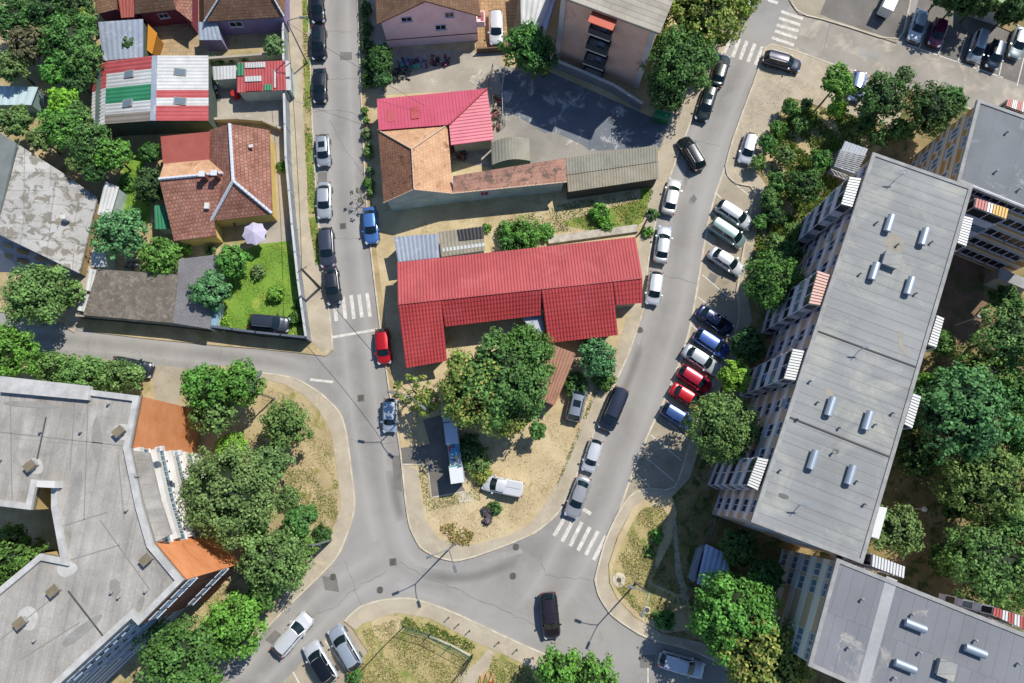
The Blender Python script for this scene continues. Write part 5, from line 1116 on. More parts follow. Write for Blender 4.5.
tree(412,390,17,5,'yellow','thin yellow tree above the silver blue car',gap=.72,core=False,dens=.7,leaf=.3); tree(426,402,13,4.5,'yellow','small sparse yellow tree between the red wing and the trailer',gap=.6,core=False,dens=.8)
shrub(468,449,13,'dark','dark shrub on the right side of the blue trailer',ht=2); shrub(478,462,12,'olive','yellowish shrub beside the white end of the trailer'); shrub(482,474,9,'yellow','dry yellow shrub next to the white pickup')
shrub(495,508,6,'green','tiny green plant by the dark brushwood on the sandy island',ht=.9)
tree(204,386,22,7.5,'bright','bright green round tree in front of the orange wall, left crown'); tree(241,384,22,7,'bright','bright green tree right of its twin by the west road bend'); tree(213,412,22,6,'olive','olive crowned tree tucked below the bright green pair')
tree(286,424,23,6.2,'olive','open olive green tree on the sandy verge',leaf=.24,rough=.3); tree(228,494,46,9.5,'olive','large round olive tree in front of the white glazed front',leaf=.24,rough=.15)
tree(270,463,19,6,'olive','olive tree between the large round tree and the sandy verge',rough=.3)
tree(272,560,34,7.2,'olive','wide pale green tree by the orange corner',asp=.85,rough=.3); tree(300,520,15,4.5,'green','mid green tree on the verge above the southwest road',rough=.35); tree(252,527,15,5,'olive','dense olive tree under the big round crown')
tree(234,627,29,6.5,'bright','bright green tree beside the brick wall'); tree(262,597,13,4,'green','small green tree between pavement and brick wall'); tree(180,656,36,8.5,'green','deep green spreading tree at the bottom left',leaf=.28,rough=.28); tree(206,690,20,5,'green','green crown cut by the bottom edge at left')
gC='verge shrubs by the garden pavement'
for i,(x,y,r,k,l) in enumerate([(232,448,14,'lime','bright lime shrub under the orange wall'),(320,496,0,'olive','small shrub at the verge edge nearest the junction'),(307,478,0,'green','round shrub on the sandy verge'),(288,497,10,'olive','wide low shrub in the dry verge'),(325,482,0,'green','tiny shrub on the dry verge'),(329,516,0,'green','shrub near the curved pavement'),(308,547,9,'olive','yellowing shrub beside the pavement bend'),(322,535,9,'dark','dark shrub by the utility post'),(296,568,10,'olive','low shrub against the southwest pavement'),(346,577,0,'',''),(278,585,10,'olive','shrub below the wide pale tree')]):
    if r: shrub(x,y,r,k,l)
tree(38,294,31,7.5,'olive','pale green tree at the corner of the cracked white roof',leaf=.28); tree(70,293,12,4,'olive','narrow tree between the white block and the path'); tree(6,352,28,7,'bright','bright green tree at the left edge by the west road'); tree(52,368,22,4.5,'olive','left end of the row of dense trees above the grey roof',asp=.75); tree(88,374,24,4.5,'olive','middle tree of the row above the grey roof',asp=.7); tree(120,376,23,4.5,'olive','right tree of the row above the grey roof hiding a dark car',asp=.7)
tree(12,557,27,8,'green','tree filling the inner courtyard of the grey building'); tree(-8,590,20,6,'green','courtyard tree cut by the left edge')
T17=[(15,18,22,'green','tree in the far top left corner'),(45,12,22,'dark','dark tree second from the top left corner'),(30,45,20,'brown','brownish tree near the top left corner'),(70,40,26,'green','full green tree beside the blue grey shed'),(82,62,20,'green','green tree touching the pale metal roof'),(55,72,13,'bright','bright tree above the greenhouse'),(12,66,15,'olive','olive tree at the left edge above the greenhouse'),(64,101,14,'lime','light green tree right of the greenhouse'),(78,82,11,'dark','dark tree left of the corrugated house'),(16,122,15,'olive','olive tree below the greenhouse'),(40,139,12,'olive','tree above the cracked white roof corner'),(62,128,20,'bright','bright tree in the middle of the back garden'),(77,116,13,'green','green tree by the left gable of the corrugated house'),(92,145,20,'green','tree in the row down to the back lawn'),(112,155,17,'bright','last bright tree before the back lawn'),(77,163,9,'olive','olive tree beside the white roof corner'),(75,3,20,'dark','dark tree at the top edge beside small roofs'),(82,18,12,'yellow','small yellowish tree at the top by the brown roof'),(40,100,0,'',''),(95,172,10,'dark','small dark tree above the pale lean-to')]
for x,y,r,k,l in T17:
    if r: tree(x,y,r,3.2+r*.13,k,l,group=None,rough=.3)
tree(120,234,24,5.5,'blue','feathery tree in the back garden beside the lean-to',leaf=.3,rough=.35); tree(161,257,20,4.5,'bright','bright green tree above the shingle roof'); tree(152,186,17,4,'dark','dark round tree left of the tiled house'); tree(150,152,10,3,'dark','small dark tree below the corrugated house'); tree(232,261,15,4,'bright','round green tree at the corner of the lawn'); tree(212,291,18,4.5,'blue','blue green spiky tree over the grey tiled roof',leaf=.3,rough=.3)
shrub(184,250,8,'lime','yellow green shrub under the eave of the tiled house',asp=.6); shrub(128,183,7,'bright','small shrub on the back lawn'); shrub(276,293,8,'lime','clipped round lime topiary bush on the lawn',name='topiary',ht=1.5); shrub(258,272,7,'grey','spiky grey green plant in the middle of the lawn',gap=.4); shrub(222,323,7,'lime','shrub in the lawn corner beside the dark fence'); shrub(298,318,6,'green','shrub by the fence right of the dark suv',asp=1.3); shrub(283,166,5,'bright','tiny clipped bush in the side yard'); shrub(298,305,4,'olive','tiny plant at the garden fence'); shrub(210,250,5,'olive','low plant beneath the yellow wall')
tree(274,46,10,3,'grey','small grey green tree beside the purple house'); tree(131,46,8,3,'dark','small dark tree between metal shed and tarpaulin'); shrub(140,52,6,'green','small plant above the white ridge roof')
for i,(x,y,r) in enumerate([(214,60,3),(222,61,3.5),(231,60,3),(245,59,3)]): shrub(x,y,r,'green','tiny shrub in a row along the wall above the tool shed',group='shrub row above the tool shed',ht=.8)
tree(526,47,22,6.5,'green','leafy tree between driveway and terracotta block',leaf=.28,rough=.3); tree(537,55,20,6,'dark','dark tree in the shadow of the terracotta block'); tree(381,60,10,3.5,'dark','narrow dark hedge tree left of the pink house yard',asp=1.8); tree(383,80,8,3,'dark','small dark tree at the yard corner')
tree(678,60,34,8.5,'green','round green tree right of the terracotta block',leaf=.28); tree(702,14,40,9.5,'yellow','tall yellow orange tipped tree at the top beside the east street',leaf=.3); tree(668,92,18,6,'dark','dark tree beneath the round green tree'); tree(735,-8,24,8,'yellow','yellow orange tree cut by the top edge')
tree(838,83,15,6,'bright','bright conical tree on the north lawn strip',asp=1.25); tree(838,109,9,3,'lime','small lime tree under the conical one'); tree(881,98,23,6.5,'dark','dark open tree left of the ochre wall',rough=.35); tree(932,112,26,7,'dark','dark bushy tree touching the ochre wall',rough=.35); tree(952,100,13,6.5,'green','lighter crown beside the roof corner'); tree(905,75,8,5,'grey','small grey crown on top of the tree group')
for x,y,r,h,k,l in [(790,108,9,2.5,'green','shrub at the head of the garden strip'),(778,128,8,2,'bright','bright low hedge part in the garden strip'),(806,104,6,2,'olive','olive shrub near the path'),(800,124,8,2,'olive','open shrub left of the conical tree shade'),(768,143,9,2.5,'green','shrub right of the white hatchback'),(785,155,9,2.5,'olive','shrub below the white hatchback'),(758,163,8,2,'olive','small shrub beside the bay corner'),(820,160,11,3,'green','shrub left of the striped shelter'),(805,185,18,4.5,'dark','dark dense small tree left of the white awning'),(778,182,11,3,'green','shrub by the path beside the silver car'),(770,200,11,3,'green','green shrub at the path bend'),(775,215,10,2.5,'dark','dark shrub in the middle of the strip'),(792,232,9,2.5,'olive','yellow green shrub near the facade'),(775,243,11,3,'olive','olive shrub above the round tree'),(760,222,7,2,'green','low shrub by the path'),(790,140,0,0,'',''),(868,122,9,3,'dark','dark shrub under the open tree'),(900,130,12,3.5,'olive','shrub in front of the ochre wall'),(880,138,9,3,'dark','dark shrub beside the striped shelter'),(860,130,7,2,'olive','low shrub between two trees')]:
    if r: tree(x,y,r*.92,h,k,l,'shrub','shrub',rough=.4,leaf=.22)
tree(772,280,29,7.5,'green','dense round green tree beside the pink awning balconies',leaf=.24,rough=.18); tree(734,376,15,5,'lime','small round light green tree right of the parked cars'); tree(723,428,34,9.5,'olive','big round olive tree overhanging the last parked cars',leaf=.24,rough=.12)
tree(790,255,13,4,'dark','dark low tree between the round tree and the facade'); tree(748,345,16,3.5,'dark','dark tree in the facade shadow')
tree(735,613,42,9,'bright','bright green feathery tree below the blue metal shed',leaf=.3,rough=.3); tree(768,662,43,10,'yellow','yellow tipped tree at the bottom beside the lower right block',leaf=.3); tree(740,548,18,5,'dark','dark tree in the corner between the two blocks'); tree(765,575,16,6,'dark','dark tree against the beige banded facade')
tree(896,530,24,8,'olive','olive tree by the white awning at the end of the long block',rough=.3); tree(962,412,44,11,'blue','big blue green tree right of the long block',leaf=.34,rough=.35); tree(925,392,17,7,'bright','lime bright tree at the middle awning'); tree(985,478,42,9.5,'olive','large olive tree below the blue green one',rough=.3); tree(990,565,45,9.5,'olive','large dense tree above the red awning',rough=.25); tree(1012,335,30,9,'olive','olive tree at the right edge near the courtyard lamp',rough=.35); tree(985,375,28,7,'olive','mixed tree between the courtyard lamp and the blue green tree',rough=.4); tree(1020,395,25,8,'green','green tree at the right edge'); tree(915,455,22,6,'dark','dark tree at the foot of the long block'); tree(905,420,12,5,'green','narrow tree below the right awning'); tree(943,343,12,4,'green','small green tree beside the middle awning'); tree(1005,300,14,5,'dark','dark tree near the balcony wing'); tree(1030,440,26,9,'green','crown cut by the right edge'); tree(1035,520,30,9,'green','crown cut by the right edge above the lowest awning'); tree(955,505,14,4,'dark','dark low tree beside the park lamp'); tree(945,560,16,4,'dark','dark low tree behind the white awning')
tree(560,672,22,6,'bright','bright tree at the bottom centre, left crown',rough=.35); tree(592,680,24,6.5,'bright','bright tree at the bottom centre, right crown',rough=.35); tree(655,592,0.1,1,'green','x') if 0 else None
for x,y,r,k,l in [(656,536,6,'bright','bright shrub on the dry verge beside the shadow edge'),(650,550,5,'olive','tiny dry plant on the verge'),(664,620,9,'green','green shrub at the tree shadow'),(436,538,0,'',''),(456,537,0,'','')]:
    if r: shrub(x,y,r,k,l)
shrub(524,236,17,'bright','spreading green shrub leaning over the long red roof edge',ht=3.4); shrub(508,232,11,'olive','yellowish shrub left of the spreading one'); shrub(545,232,8,'bright','small green shrub at the white wall'); shrub(507,246,7,'green','small leafy shrub over the roof edge',ht=3.2); shrub(600,213,9,'bright','green plant clump on the grass strip'); shrub(606,225,6,'bright','small plant clump at the wall'); shrub(487,228,4,'bright','tiny plant beside the patched shed'); shrub(648,232,5,'bright','small plant by the leaning pole'); shrub(653,214,5,'green','small plant at the pavement edge')
for i,(x,y,r) in enumerate([(365,112,3),(367,121,2.2),(366,134,4.2),(369,146,2.5),(368,153,4.6),(370,171,3),(369,183,5.5),(371,192,3)]): shrub(x,y,r,['green','olive','grey'][i%3],'small green plant in the row along the old tiled house',group='plants along the old tiled house',ht=1.0)
tree(360,197,11,2.6,'brown','bare twiggy tree leaning over the west street',gap=.88,core=False,dens=.5)
for i,(x,y,r) in enumerate([(366,10,5),(367,28,5),(367,46,5),(368,64,5),(368,80,5)]): shrub(x,y,r,'dark','dark hedge plant in the row beside the pink house path',group='hedge beside the pink house path',ht=1.5,asp=1.6)
shrub(355,676,7,'green','shrub at the end of the diagonal fence')
for i,(x,y) in enumerate([(590,520),(980,8),(945,-2),(1010,18)]):
    if i: tree(x,y-6,13,6,'dark',['','dark hedge tree right of the pale green roof','dark hedge tree above the silver saloon','dark hedge tree above the pale grey car'][i],rough=.3,rzf=1.5)
tree(962,-2,15,6.5,'dark','dark hedge tree between the parked cars and the green roof',rough=.3,rzf=1.5)
# ---------------------------------------------------------------- grass and weeds (nobody could count it)
def weeds(name,label,px,n,cols,size=.10,h=.07,z=.115):
    P=[W(x,y,0) for x,y in px]; xs=[p.x for p in P]; ys=[p.y for p in P]; pts=[]
    Q=np.array([(p.x,p.y) for p in P])
    while len(pts)<n:
        X=RNG.uniform(min(xs),max(xs),n); Y=RNG.uniform(min(ys),max(ys),n); ins=np.zeros(n,bool); j=len(Q)-1
        for i in range(len(Q)):
            c=((Q[i,1]>Y)!=(Q[j,1]>Y))&(X<(Q[j,0]-Q[i,0])*(Y-Q[i,1])/(Q[j,1]-Q[i,1]+1e-9)+Q[i,0]); ins^=c; j=i
        nz=np.sin(X*.9+ph0)*np.cos(Y*1.1+ph0*2)+.6*np.sin(X*2.3+Y*1.7)+RNG.normal(size=n)*.5; ins&=nz>-.25
        pts+=list(zip(X[ins],Y[ins]))
    A=np.array(pts[:n]); a=RNG.uniform(0,3.14,n); s=RNG.uniform(.5,1.4,n)*size; hh=RNG.uniform(.4,1.5,n)*h; lx,ly=RNG.normal(size=n)*h*.9,RNG.normal(size=n)*h*.9
    V=np.zeros((n,4,3)); dx,dy=np.cos(a)*s/2,np.sin(a)*s/2
    V[:,0]=np.stack([A[:,0]-dx,A[:,1]-dy,np.full(n,z)],1); V[:,1]=np.stack([A[:,0]+dx,A[:,1]+dy,np.full(n,z)],1)
    V[:,2]=np.stack([A[:,0]+dx*.6+lx,A[:,1]+dy*.6+ly,z+hh],1); V[:,3]=np.stack([A[:,0]-dx*.6+lx,A[:,1]-dy*.6+ly,z+hh],1)
    cs=np.array(cols); C=cs[RNG.integers(0,len(cs),n)]*RNG.uniform(.7,1.3,(n,1)); C4=np.concatenate([np.repeat(C,4,0),np.ones((n*4,1))],1)
    me=bpy.data.meshes.new(name); F4=np.arange(n*4); me.vertices.add(n*4); me.vertices.foreach_set('co',V.ravel()); me.loops.add(n*4); me.loops.foreach_set('vertex_index',F4.astype(np.int32)); me.polygons.add(n); me.polygons.foreach_set('loop_start',np.arange(0,n*4,4,dtype=np.int32)); me.update()
    at=me.color_attributes.new('col','FLOAT_COLOR','POINT'); at.data.foreach_set('color',C4.ravel().astype(np.float32)); me.materials.append(LEAF); o=bpy.data.objects.new(name,me); COL.objects.link(o); tag(o,label,'grass',kind='stuff')
ph0=1.3
LG=[(.11,.20,.04),(.15,.24,.05),(.09,.17,.03),(.22,.25,.08)]
DRY=[(.55,.46,.22),(.44,.40,.17),(.28,.31,.09),(.62,.54,.30)]; GRN=[(.12,.22,.03),(.17,.27,.04),(.09,.17,.03)]; MIX=DRY+GRN
weeds('grass','short bright lawn grass around the topiary bush',[(222,328),(218,312),(229,278),(241,253),(288,241),(303,300),(308,335)],9000,LG,.1,.03)
weeds('grass','bright grass of the small back lawn',[(116,218),(114,200),(126,166),(146,156),(150,205),(146,224)],3500,LG,.1,.03)
weeds('dry_grass','dry patchy school grass behind the green fence',[(345,683),(372,655),(362,630),(398,618),(460,645),(472,660),(455,700),(330,720)],11000,DRY+[(.14,.19,.05)])
weeds('dry_grass','dry grass triangle right of the gate path',[(492,655),(545,676),(560,700),(480,700)],2500,DRY+GRN)
weeds('dry_grass','yellow weeds on the verge beside the angled bay end',[(626,545),(640,510),(660,505),(668,515),(655,560),(660,600),(675,605),(664,625),(640,615),(618,590),(613,565)],6500,DRY+[(.14,.19,.05)])
weeds('weeds','weeds between the verge trees and garden pavement',[(250,430),(300,470),(338,480),(338,520),(305,558),(270,590),(250,570),(300,500)],6000,MIX)
weeds('weeds','sparse weeds on the sandy verge inside the road bend',[(262,384),(300,400),(328,430),(335,480),(300,480),(295,440),(262,410)],1600,DRY)
weeds('weeds','green weeds along the grass strip above the long red roof',[(500,222),(560,205),(640,190),(654,190),(640,230),(560,232),(500,240)],4500,GRN+[(.3,.26,.1)])
weeds('dry_weeds','rust coloured dry weeds at the rounded island tip',[(440,528),(455,522),(474,534),(468,545),(448,542)],450,[(.50,.38,.18),(.40,.30,.12),(.35,.36,.12)],.2,.18)
weeds('weeds','green weeds along the school mesh fence',[(404,618),(430,624),(474,645),(468,652),(430,633),(400,626)],1500,GRN+DRY[:2],.15,.15)
weeds('weeds','weeds around the trailer pad and the pavement',[(418,466),(427,466),(431,499),(470,492),(480,450),(490,480),(480,500),(425,512)],1400,MIX)
weeds('weeds','thin weed line along the pavement edge of the sandy island',[(556,488),(562,470),(590,400),(604,372),(612,350),(618,350),(608,375),(592,404),(565,470)],900,MIX)
weeds('weeds','undergrowth in the shaded garden in front of the long block',[(770,130),(800,108),(850,116),(900,135),(860,150),(800,240),(760,270),(755,240),(770,185)],9000,GRN+DRY[1:3]+GRN,.22,.2)
weeds('weeds','undergrowth among the courtyard trees at the right',[(880,520),(920,400),(940,340),(1040,300),(1040,620),(960,600)],7000,[(.30,.17,.10),(.2,.15,.07),(.12,.16,.05)])
weeds('weeds','undergrowth in the building shadow around the blue metal shed',[(665,600),(652,583),(680,510),(712,480),(712,514),(790,550),(790,620),(700,640)],4500,GRN)
weeds('weeds','dry weeds by the brick wall base',[(150,665),(205,602),(245,572),(262,590),(200,640)],1500,DRY+GRN)
weeds('weeds','verge grass along the west street pavement',[(303,0),(309,0),(312,106),(317,215),(322,262),(316,266),(309,215),(304,106)],2200,GRN+DRY[:2],z=.13)
GR=[(.42,.37,.27),(.30,.25,.17),(.45,.40,.30),(.12,.10,.07),(.10,.12,.04)]
weeds('gravel','loose gravel, leaf litter and crumbs on the sandy island',[(430,500),(424,520),(440,537),(478,542),(508,533),(545,500),(564,466),(588,404),(600,372),(560,410),(520,430),(470,500)],5000,GR,.12,.015)
weeds('gravel','leaf litter and small stones on the dirt strip above the long red roof',[(385,262),(440,216),(560,205),(640,186),(636,232),(500,228),(480,224),(440,230)],3000,GR,.12,.015,z=.12)
weeds('gravel','crumbs and stones on the tan parking verge of the west road',[(60,356),(120,372),(155,376),(182,380),(200,362),(150,350),(60,346)],1500,GR,.11,.012,z=.01)
weeds('gravel','leaf litter on the pavement beside the angled bay',[(755,190),(745,255),(740,318),(718,370),(702,440),(688,478),(700,470),(715,400),(745,350),(752,300),(760,210)],2500,GR,.12,.012,z=.122)
weeds('gravel','stones and litter on the sandy corner beside the white hatchback',[(762,70),(826,90),(785,96),(765,140),(755,165),(735,180),(728,165),(738,130)],2500,GR,.12,.012,z=.122)
weeds('gravel','litter under the garden verge trees',[(262,384),(300,400),(332,435),(338,500),(320,545),(260,615),(230,640),(250,560),(280,470)],4500,GR,.13,.015)
# ---------------------------------------------------------------- lamps, poles, cables
m_pole=plain('lamp_pole_grey','7f8485',.5,.4); m_dpole=plain('dark_pole','4c4a46',.6)
def lamp(px,py,h,arms,label,al=1.6,grp=None,base=None):
    c=W(px,py,.12); root=thing('street_lamp',label,'street lamp',c,0,grp); mb=MB(); mb.tube(c,c+Vector((0,0,h)),.10,.055,10); mb.build('pole',m_pole,root)
    mb=MB(); mb.tube(c,c+Vector((0,0,.5)),.16,.13,10); mb.build('base',m_pole,root)
    for a in arms:
        d_=Vector((math.cos(a),math.sin(a),0)); e=c+Vector((0,0,h+.45))+d_*al; mb=MB(); mb.tube(c+Vector((0,0,h-.05)),c+Vector((0,0,h+.25))+d_*al*.4,.05,.045,6); mb.tube(c+Vector((0,0,h+.25))+d_*al*.4,e,.045,.04,6); o=mb.build('arm',m_pole,root)
        mb=MB(); mb.box(e+d_*.3,(.7,.26,.12),a); mb.box(e+d_*.3+Vector((0,0,.08)),(.5,.18,.06),a); o=mb.build('lamp_head',m_pole,root); mb=MB(); mb.box(e+d_*.3-Vector((0,0,.07)),(.45,.18,.03),a); mb.build('lens',m_white,o)
gL='double headed street lamps'
lamp(455,543,7.2,(math.radians(200),math.radians(-70)),'double headed street lamp at the rounded tip of the sandy island')
lamp(636,583,7.2,(math.radians(160),math.radians(-115)),'double headed street lamp on the dry verge by the east kerb')
lamp(419,404,7.2,(math.radians(170),math.radians(-40)),'double headed street lamp between the thin yellow trees')
lamp(274,399,7.0,(math.radians(60),),'single street lamp on the sandy verge beside the bright green pair')
lamp(307,63,7.8,(math.radians(5),),'tall lamp pole on the west pavement by the purple house')
def post(px,py,h,label,r=.1,m=None,name='utility_pole',cat='pole',cross=True,a=0,grp=None):
    c=W(px,py,.12); root=thing(name,label,cat,c,0,grp); mb=MB(); mb.tube(c,c+Vector((0,0,h)),r*1.2,r*.8,8); mb.build('pole',m or m_dpole,root)
    if cross:
        mb=MB(); d_=Vector((math.cos(a),math.sin(a),0)); q=c+Vector((0,0,h-.3)); mb.tube(q-d_*.6,q+d_*.6,.05,.05,5); mb.build('crossarm',m or m_dpole,root)
    return c+Vector((0,0,h-.25))
t1=post(320,288,7.2,'dark utility pole at the fence beside the slanted charcoal saloon',.14,a=.6); t2=post(640,233,5.5,'leaning dark pole at the corner of the long red roof',.1); t3=post(414,543,.01,'x',.01) if 0 else None
t4=post(331,540,6.5,'grey utility pole in the verge shrubs above the southwest road',.12,m_pole)
def globe(px,py,h,label):
    c=W(px,py,.12); root=thing('park_lamp',label,'park lamp',c); mb=MB(); mb.tube(c,c+Vector((0,0,h)),.06,.05,8); mb.build('pole',m_white,root)
    mb=MB(); 
    for k in range(5):
        z0,z1=h+.05+.1*k,h+.05+.1*(k+1); r=lambda z:.27*math.sqrt(max(.02,1-((z-h-.3)/.27)**2)); mb.tube(c+Vector((0,0,z0)),c+Vector((0,0,z1)),r(z0),r(z1),14)
    mb.build('globe',plain('lamp_globe','d8d8d2',.3),root)
globe(903,508,3.6,'white globe park lamp below the olive tree in the courtyard'); globe(956,325,3.6,'white globe park lamp beside the shaded courtyard path')
def cable(a,b_,label,sag=.7,r=.018):
    root=None; mb=MB(); p=a
    for k in range(1,17):
        u=k/16; q=a.lerp(b_,u); q.z-=sag*4*u*(1-u); mb.tube(p,q,r,r,4); p=q
    o=mb.build('overhead_cable',plain('cable_black','2b2b2b',.6)); tag(o,label,'cable')
P1=W(307,63,0)+Vector((0,0,7.6)); L3=W(419,404,0)+Vector((0,0,7)); L1=W(455,543,0)+Vector((0,0,7)); 
cable(t1,L3,'thin cable from the fence pole to the lamp by the thin yellow trees',.5,.03); cable(P1,t1,'thin cable above the west street parked cars between the two poles',.6,.03); cable(P1,W(430,125,0)+Vector((0,0,4.2)),'thin cable from the tall west pole to the pinkish red roof',.4,.02)
cable(t4,W(150,600,13),'thin cable from the verge pole to the brick building',.6,.02)
# bollards
for i,(x,y) in enumerate([(449,617),(459,623.5),(470,630),(499,641.5),(517,649),(533,657)]):
    c=W(x,y,.12); o=thing('bollard','short dark bollard in the row along the school pavement','bollard',c,0,'bollards along the school pavement'); mb=MB(); mb.tube(c,c+Vector((0,0,.85)),.05,.045,8); mb.build('post',m_dpole,o); mb=MB(); mb.tube(c+Vector((0,0,.85)),c+Vector((0,0,.95)),.08,.03,8); mb.build('cap',m_dpole,o)
# mesh fence with posts
m_gf=plain('green_fence_metal','3f6a52',.5,.3)
def mesh_fence(name,label,px,h,m,step=2.2,bars=.35,rails=(.1,1)):
    P=[W(x,y,.1) for x,y in px]; root=thing(name,label,'fence',P[0]); 
    rl=MB(); br=MB()
    for i in range(len(P)-1):
        a,b_=P[i],P[i+1]; L=(b_-a).length
        for r_ in rails: rl.tube(a+Vector((0,0,h*r_)),b_+Vector((0,0,h*r_)),.03,.03,4)
        k=max(1,int(L/step))
        for j in range(k+1):
            q=a.lerp(b_,j/k); mb=MB(); mb.tube(q,q+Vector((0,0,h+.05)),.04,.04,6); mb.build('post',m,root)
        for j in range(int(L/bars)): q=a.lerp(b_,(j+.5)*bars/L); br.tube(q+Vector((0,0,.1)),q+Vector((0,0,h)),.012,.012,3)
    rl.build('rail',m,root); br.build('mesh_panel',m,root)
mesh_fence('mesh_fence','green metal mesh fence in front of the dry school grass',[(404,626),(430,634),(472,656)],1.9,m_gf,bars=.16,rails=(.1,.5,1)); mesh_fence('mesh_fence','long diagonal mesh fence running from the green fence to the bottom edge',[(404,626),(385,645),(350,683),(330,704)],1.4,plain('dark_fence_metal','55584f',.6,.3),rails=(.1,1))
wall_line('low_kerb_wall','low pale wall under the green mesh fence','wall',[(430,636),(452,645),(470,655)],.35,.2,m_kerb)
mesh_fence('metal_gate','open dark metal gate at the path to the school grass',[(462,672),(473,654)],1.8,m_dpole,1.4,.2,(.1,.5,1))
mesh_fence('trampled_fence','thin wire fence from the long block corner to the blue metal shed',[(712,518),(705,543)],1.3,m_pole,1.8,.4)
mesh_fence('garden_railing','low railing around the cluttered yard beside the red metal roof',[(493,70),(489,86),(494,110),(505,126)],1.3,m_pole,1.5,.3)
mesh_fence('garden_railing','parallel low railing on the right of the cluttered strip',[(505,72),(502,90),(503,125)],1.3,m_white,1.5,.3)
# parasol
c=W(254,233,2.5); root=thing('parasol','lilac garden parasol open beside the yellow wall','parasol',(c.x,c.y,.12)); mb=MB(); n=8; R_=1.45
vs=[(c.x,c.y,2.9)]+[(c.x+R_*math.cos(2*math.pi*i/n+.2),c.y+R_*math.sin(2*math.pi*i/n+.2),2.3) for i in range(n)]
for i in range(n): j=(i+1)%n; p,q=Vector(vs[1+i]),Vector(vs[1+j]); mb.add([vs[0],p,(p+q)/2-((p+q)/2-Vector((c.x,c.y,2.3)))*.08+Vector((0,0,.05)),q],[(0,1,2),(0,2,3)])
mb.build('canopy',plain('parasol_lilac','bdb8cf',.8),root); mb=MB(); mb.tube((c.x,c.y,.12),(c.x,c.y,2.88),.03,n=8); mb.build('pole',m_white,root)
mb=MB(); 
for i in range(n): mb.tube((c.x,c.y,2.86),vs[1+i],.015,.012,4)
mb.build('rib',m_white,root)
# bins, containers and clutter
def bin_(px,py,col,label,s=.6,h=1.05,a=0,z=.12):
    c=W(px,py,z); root=thing('wheelie_bin',label,'bin',c,a); m=plain('bin_'+col,col,.45)
    mb=MB(); x,y=s/2,s/2*1.1; mb.add([(-x*.8,-y*.8,0),(x*.8,-y*.8,0),(x*.8,y*.8,0),(-x*.8,y*.8,0),(-x,-y,h*.9),(x,-y,h*.9),(x,y,h*.9),(-x,y,h*.9)],[(3,2,1,0),(4,5,6,7),(0,1,5,4),(1,2,6,5),(2,3,7,6),(3,0,4,7)]); mb.build('body',m,root,local=True)
    mb=MB(); mb.box((0,.03,h*.94),(s*1.08,s*1.2,.09),tilt=('X',.06)); mb.build('lid',m,root,local=True)
    mb=MB(); mb.tube((-x*.8,-y,.1),(x*.8,-y,.1),.1,n=10); mb.build('wheel',rub,root,local=True)
bin_(545.5,66,'d8cf2a','yellow bin nearer to the courtyard wall',.8,1.1); bin_(544,73,'cfd03a','yellow bin in front of the other yellow bin',.75,1.0,.4)
c=W(661,118,.6); root=thing('waste_container','dark green waste container under the tree at the courtyard corner','container',(c.x,c.y,.12),-.25)
lb('body',(0,0,.7),(1.9,1.1,1.1),plain('container_green','1f6b4b',.5),root); 
mb=MB(); vs=[];n=8
for s_ in (-.97,.97):
    for i in range(n+1): a=math.pi*i/n; vs.append((s_,.56*math.cos(a),1.25+.35*math.sin(a)))
mb.add(vs,[(i,i+1,n+2+i,n+1+i) for i in range(n)]+[tuple(range(n,-1,-1)),tuple(range(n+1,2*n+2))]); mb.build('lid',plain('container_lid','2a8058',.4),root,local=True)
for x in (-.7,.7): wheel(root,x,.45,.1,.08); wheel(root,x,-.45,.1,.08)
c=W(503,426,.5)
bin_(507,431,'1e8a4f','green bin half under the big tree group',.9,1.1)
# barrel
c=W(237,97,.12); root=thing('red_barrel','round red barrel in the concrete yard','barrel',c); mb=MB(); mb.tube(c,c+Vector((0,0,.9)),.42,.42,18); mb.build('body',plain('barrel_red','b32727',.4),root)
for z in (.3,.6,.9): mb=MB(); mb.tube(c+Vector((0,0,z-.02)),c+Vector((0,0,z+.02)),.45,.45,18); mb.build('hoop',plain('barrel_red','b32727'),root)
def motorbike(px,py,a,label,col):
    c=W(px,py,.12); root=thing('motorbike',label,'motorbike',c,a)
    for x in (-.65,.65):
        mb=MB(); n=16
        for i in range(n):
            p=lambda k:(x+.28*math.cos(2*math.pi*k/n),0,.3+.28*math.sin(2*math.pi*k/n)); mb.tube(p(i),p(i+1),.055,.055,5)
        mb.tube((x,-.06,.3),(x,.06,.3),.12,n=8); mb.build('wheel',rub,root,local=True)
    mb=MB(); mb.tube((-.65,0,.3),(.1,0,.55),.07,.1,6); mb.tube((.1,0,.5),(.45,0,.85),.09,.06,6); mb.tube((.45,0,.95),(.65,0,.3),.04,.04,6); mb.build('frame',m_dpole,root,local=True)
    mb=MB(); mb.box((-.35,0,.8),(.65,.28,.12)); mb.build('saddle',rub,root,local=True); mb=MB(); mb.box((.18,0,.85),(.45,.3,.22)); mb.build('tank',plain('tank_'+col,col,.3),root,local=True)
    mb=MB(); mb.tube((.42,-.36,1.02),(.42,.36,1.02),.025,n=6); mb.build('handlebar',m_pole,root,local=True)
motorbike(219,93,1.9,'white and grey motorbike parked in the concrete yard','b9bcc0')
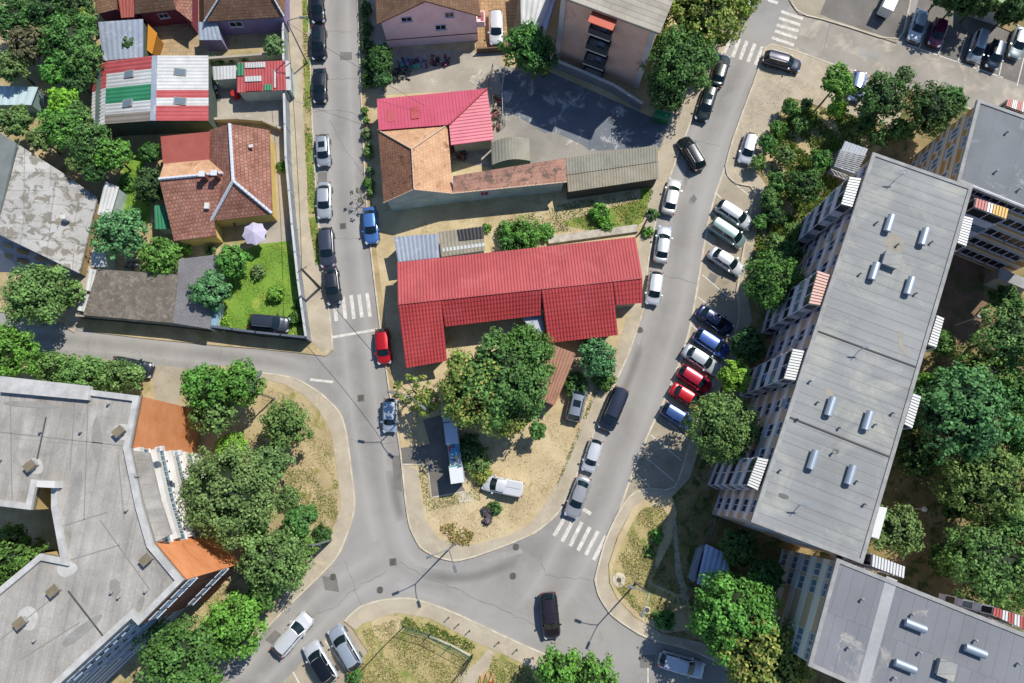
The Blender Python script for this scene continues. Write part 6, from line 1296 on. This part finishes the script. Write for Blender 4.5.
def heap(px,py,w_,h_,n,label,cols,name,cat,zs=.5,z=.1,sz=(.25,.7)):
    c=W(px,py,z); root=thing(name,label,cat,c); s=1/scale(px,py)
    for ci,col in enumerate(cols):
        mb=MB()
        for k in range(n//len(cols)):
            x,y=c.x+random.uniform(-1,1)*w_*s,c.y+random.uniform(-1,1)*h_*s; a=random.uniform(sz[0],sz[1]); b_=random.uniform(.08,.35); mb=MB()
            mb.box((x,y,z+random.uniform(.05,zs)),(a,b_,random.uniform(.05,.3)),random.uniform(0,3.1),tilt=('X',random.uniform(-.5,.5)))
            mb.build(['board','crate','cloth','scrap_piece','sheet_piece'][ci%5],plain('heap_'+col,col,.7),root)
heap(413,64,13,5,60,'heap of colourful household junk in the shade of the pink house',['3c4a5a','a7abb8','37a08f','8a4a5a','8f7fb0'],'junk_heap','junk')
heap(440,62,9,5,40,'heap of dark red and white odds along the pink house wall',['3c3a3d','7a3a48','a7a5a3'],'junk_heap','junk')
heap(402,75,8,6,30,'dark heap at the shaded corner of the pink house yard',['33363b','5d5b52'],'junk_heap','junk')
heap(460,154,6,7,45,'pile of rusty scrap between the tile roof and the curved shed',['6a3d35','8d8074','a04a45','3c3836'],'scrap_pile','scrap')
heap(497,112,3,18,50,'strip of planks and crates along the yard railing',['7a6c60','55504c','a59a8c','843c38'],'clutter_strip','clutter',.6)
heap(487,516,4,9,44,'dark pile of cut brushwood on the sandy island',['4d4447','6b6066','39363a'],'brushwood_pile','brushwood',.5)
heap(370,20,3,20,0,'',[],'x','x') if 0 else None
heap(135,265,9,7,30,'garden clutter under the feathery tree',['7f868a','a9a79f','5d5148'],'garden_clutter','clutter',.4)
heap(238,222,10,3,16,'garden furniture and white sheets under the eave beside the parasol',['9aa5b5','c9cbd0','4f5358'],'garden_furniture','furniture',.9,sz=(.5,1.1))
c=W(487,679,.12); root=thing('red_bench','small red play frame at the bottom edge','play frame',c,.3)
for x in (-.6,0,.6):
    mb=MB(); mb.tube((x,-.5,0),(x,-.2,.9),.04,n=6); mb.tube((x,.5,0),(x,-.2,.9),.04,n=6); mb.build('leg',plain('red_metal','b8322f',.4),root,local=True)
mb=MB(); mb.tube((-.7,-.2,.9),(.7,-.2,.9),.05,n=6); mb.build('bar',plain('red_metal','b8322f',.4),root,local=True); root.name='play_frame'
for x,y,l in ((619,580,'round worn concrete slab at the pavement corner'),(647,610,'small pale concrete slab on the dry verge')):
    c=W(x,y,.11); o=thing('concrete_slab',l,'slab',c); mb=MB(); mb.tube(c,c+Vector((0,0,.05)),.75 if x<630 else .4,.7 if x<630 else .38,14); mb.build('slab',m_kerb,o); mb=MB(); mb.tube(c+Vector((0,0,.05)),c+Vector((0,0,.07)),.25,n=12); mb.build('cover',m_dpole,o)
print('objects',len(bpy.data.objects),'faces',sum(len(m.polygons) for m in bpy.data.meshes))
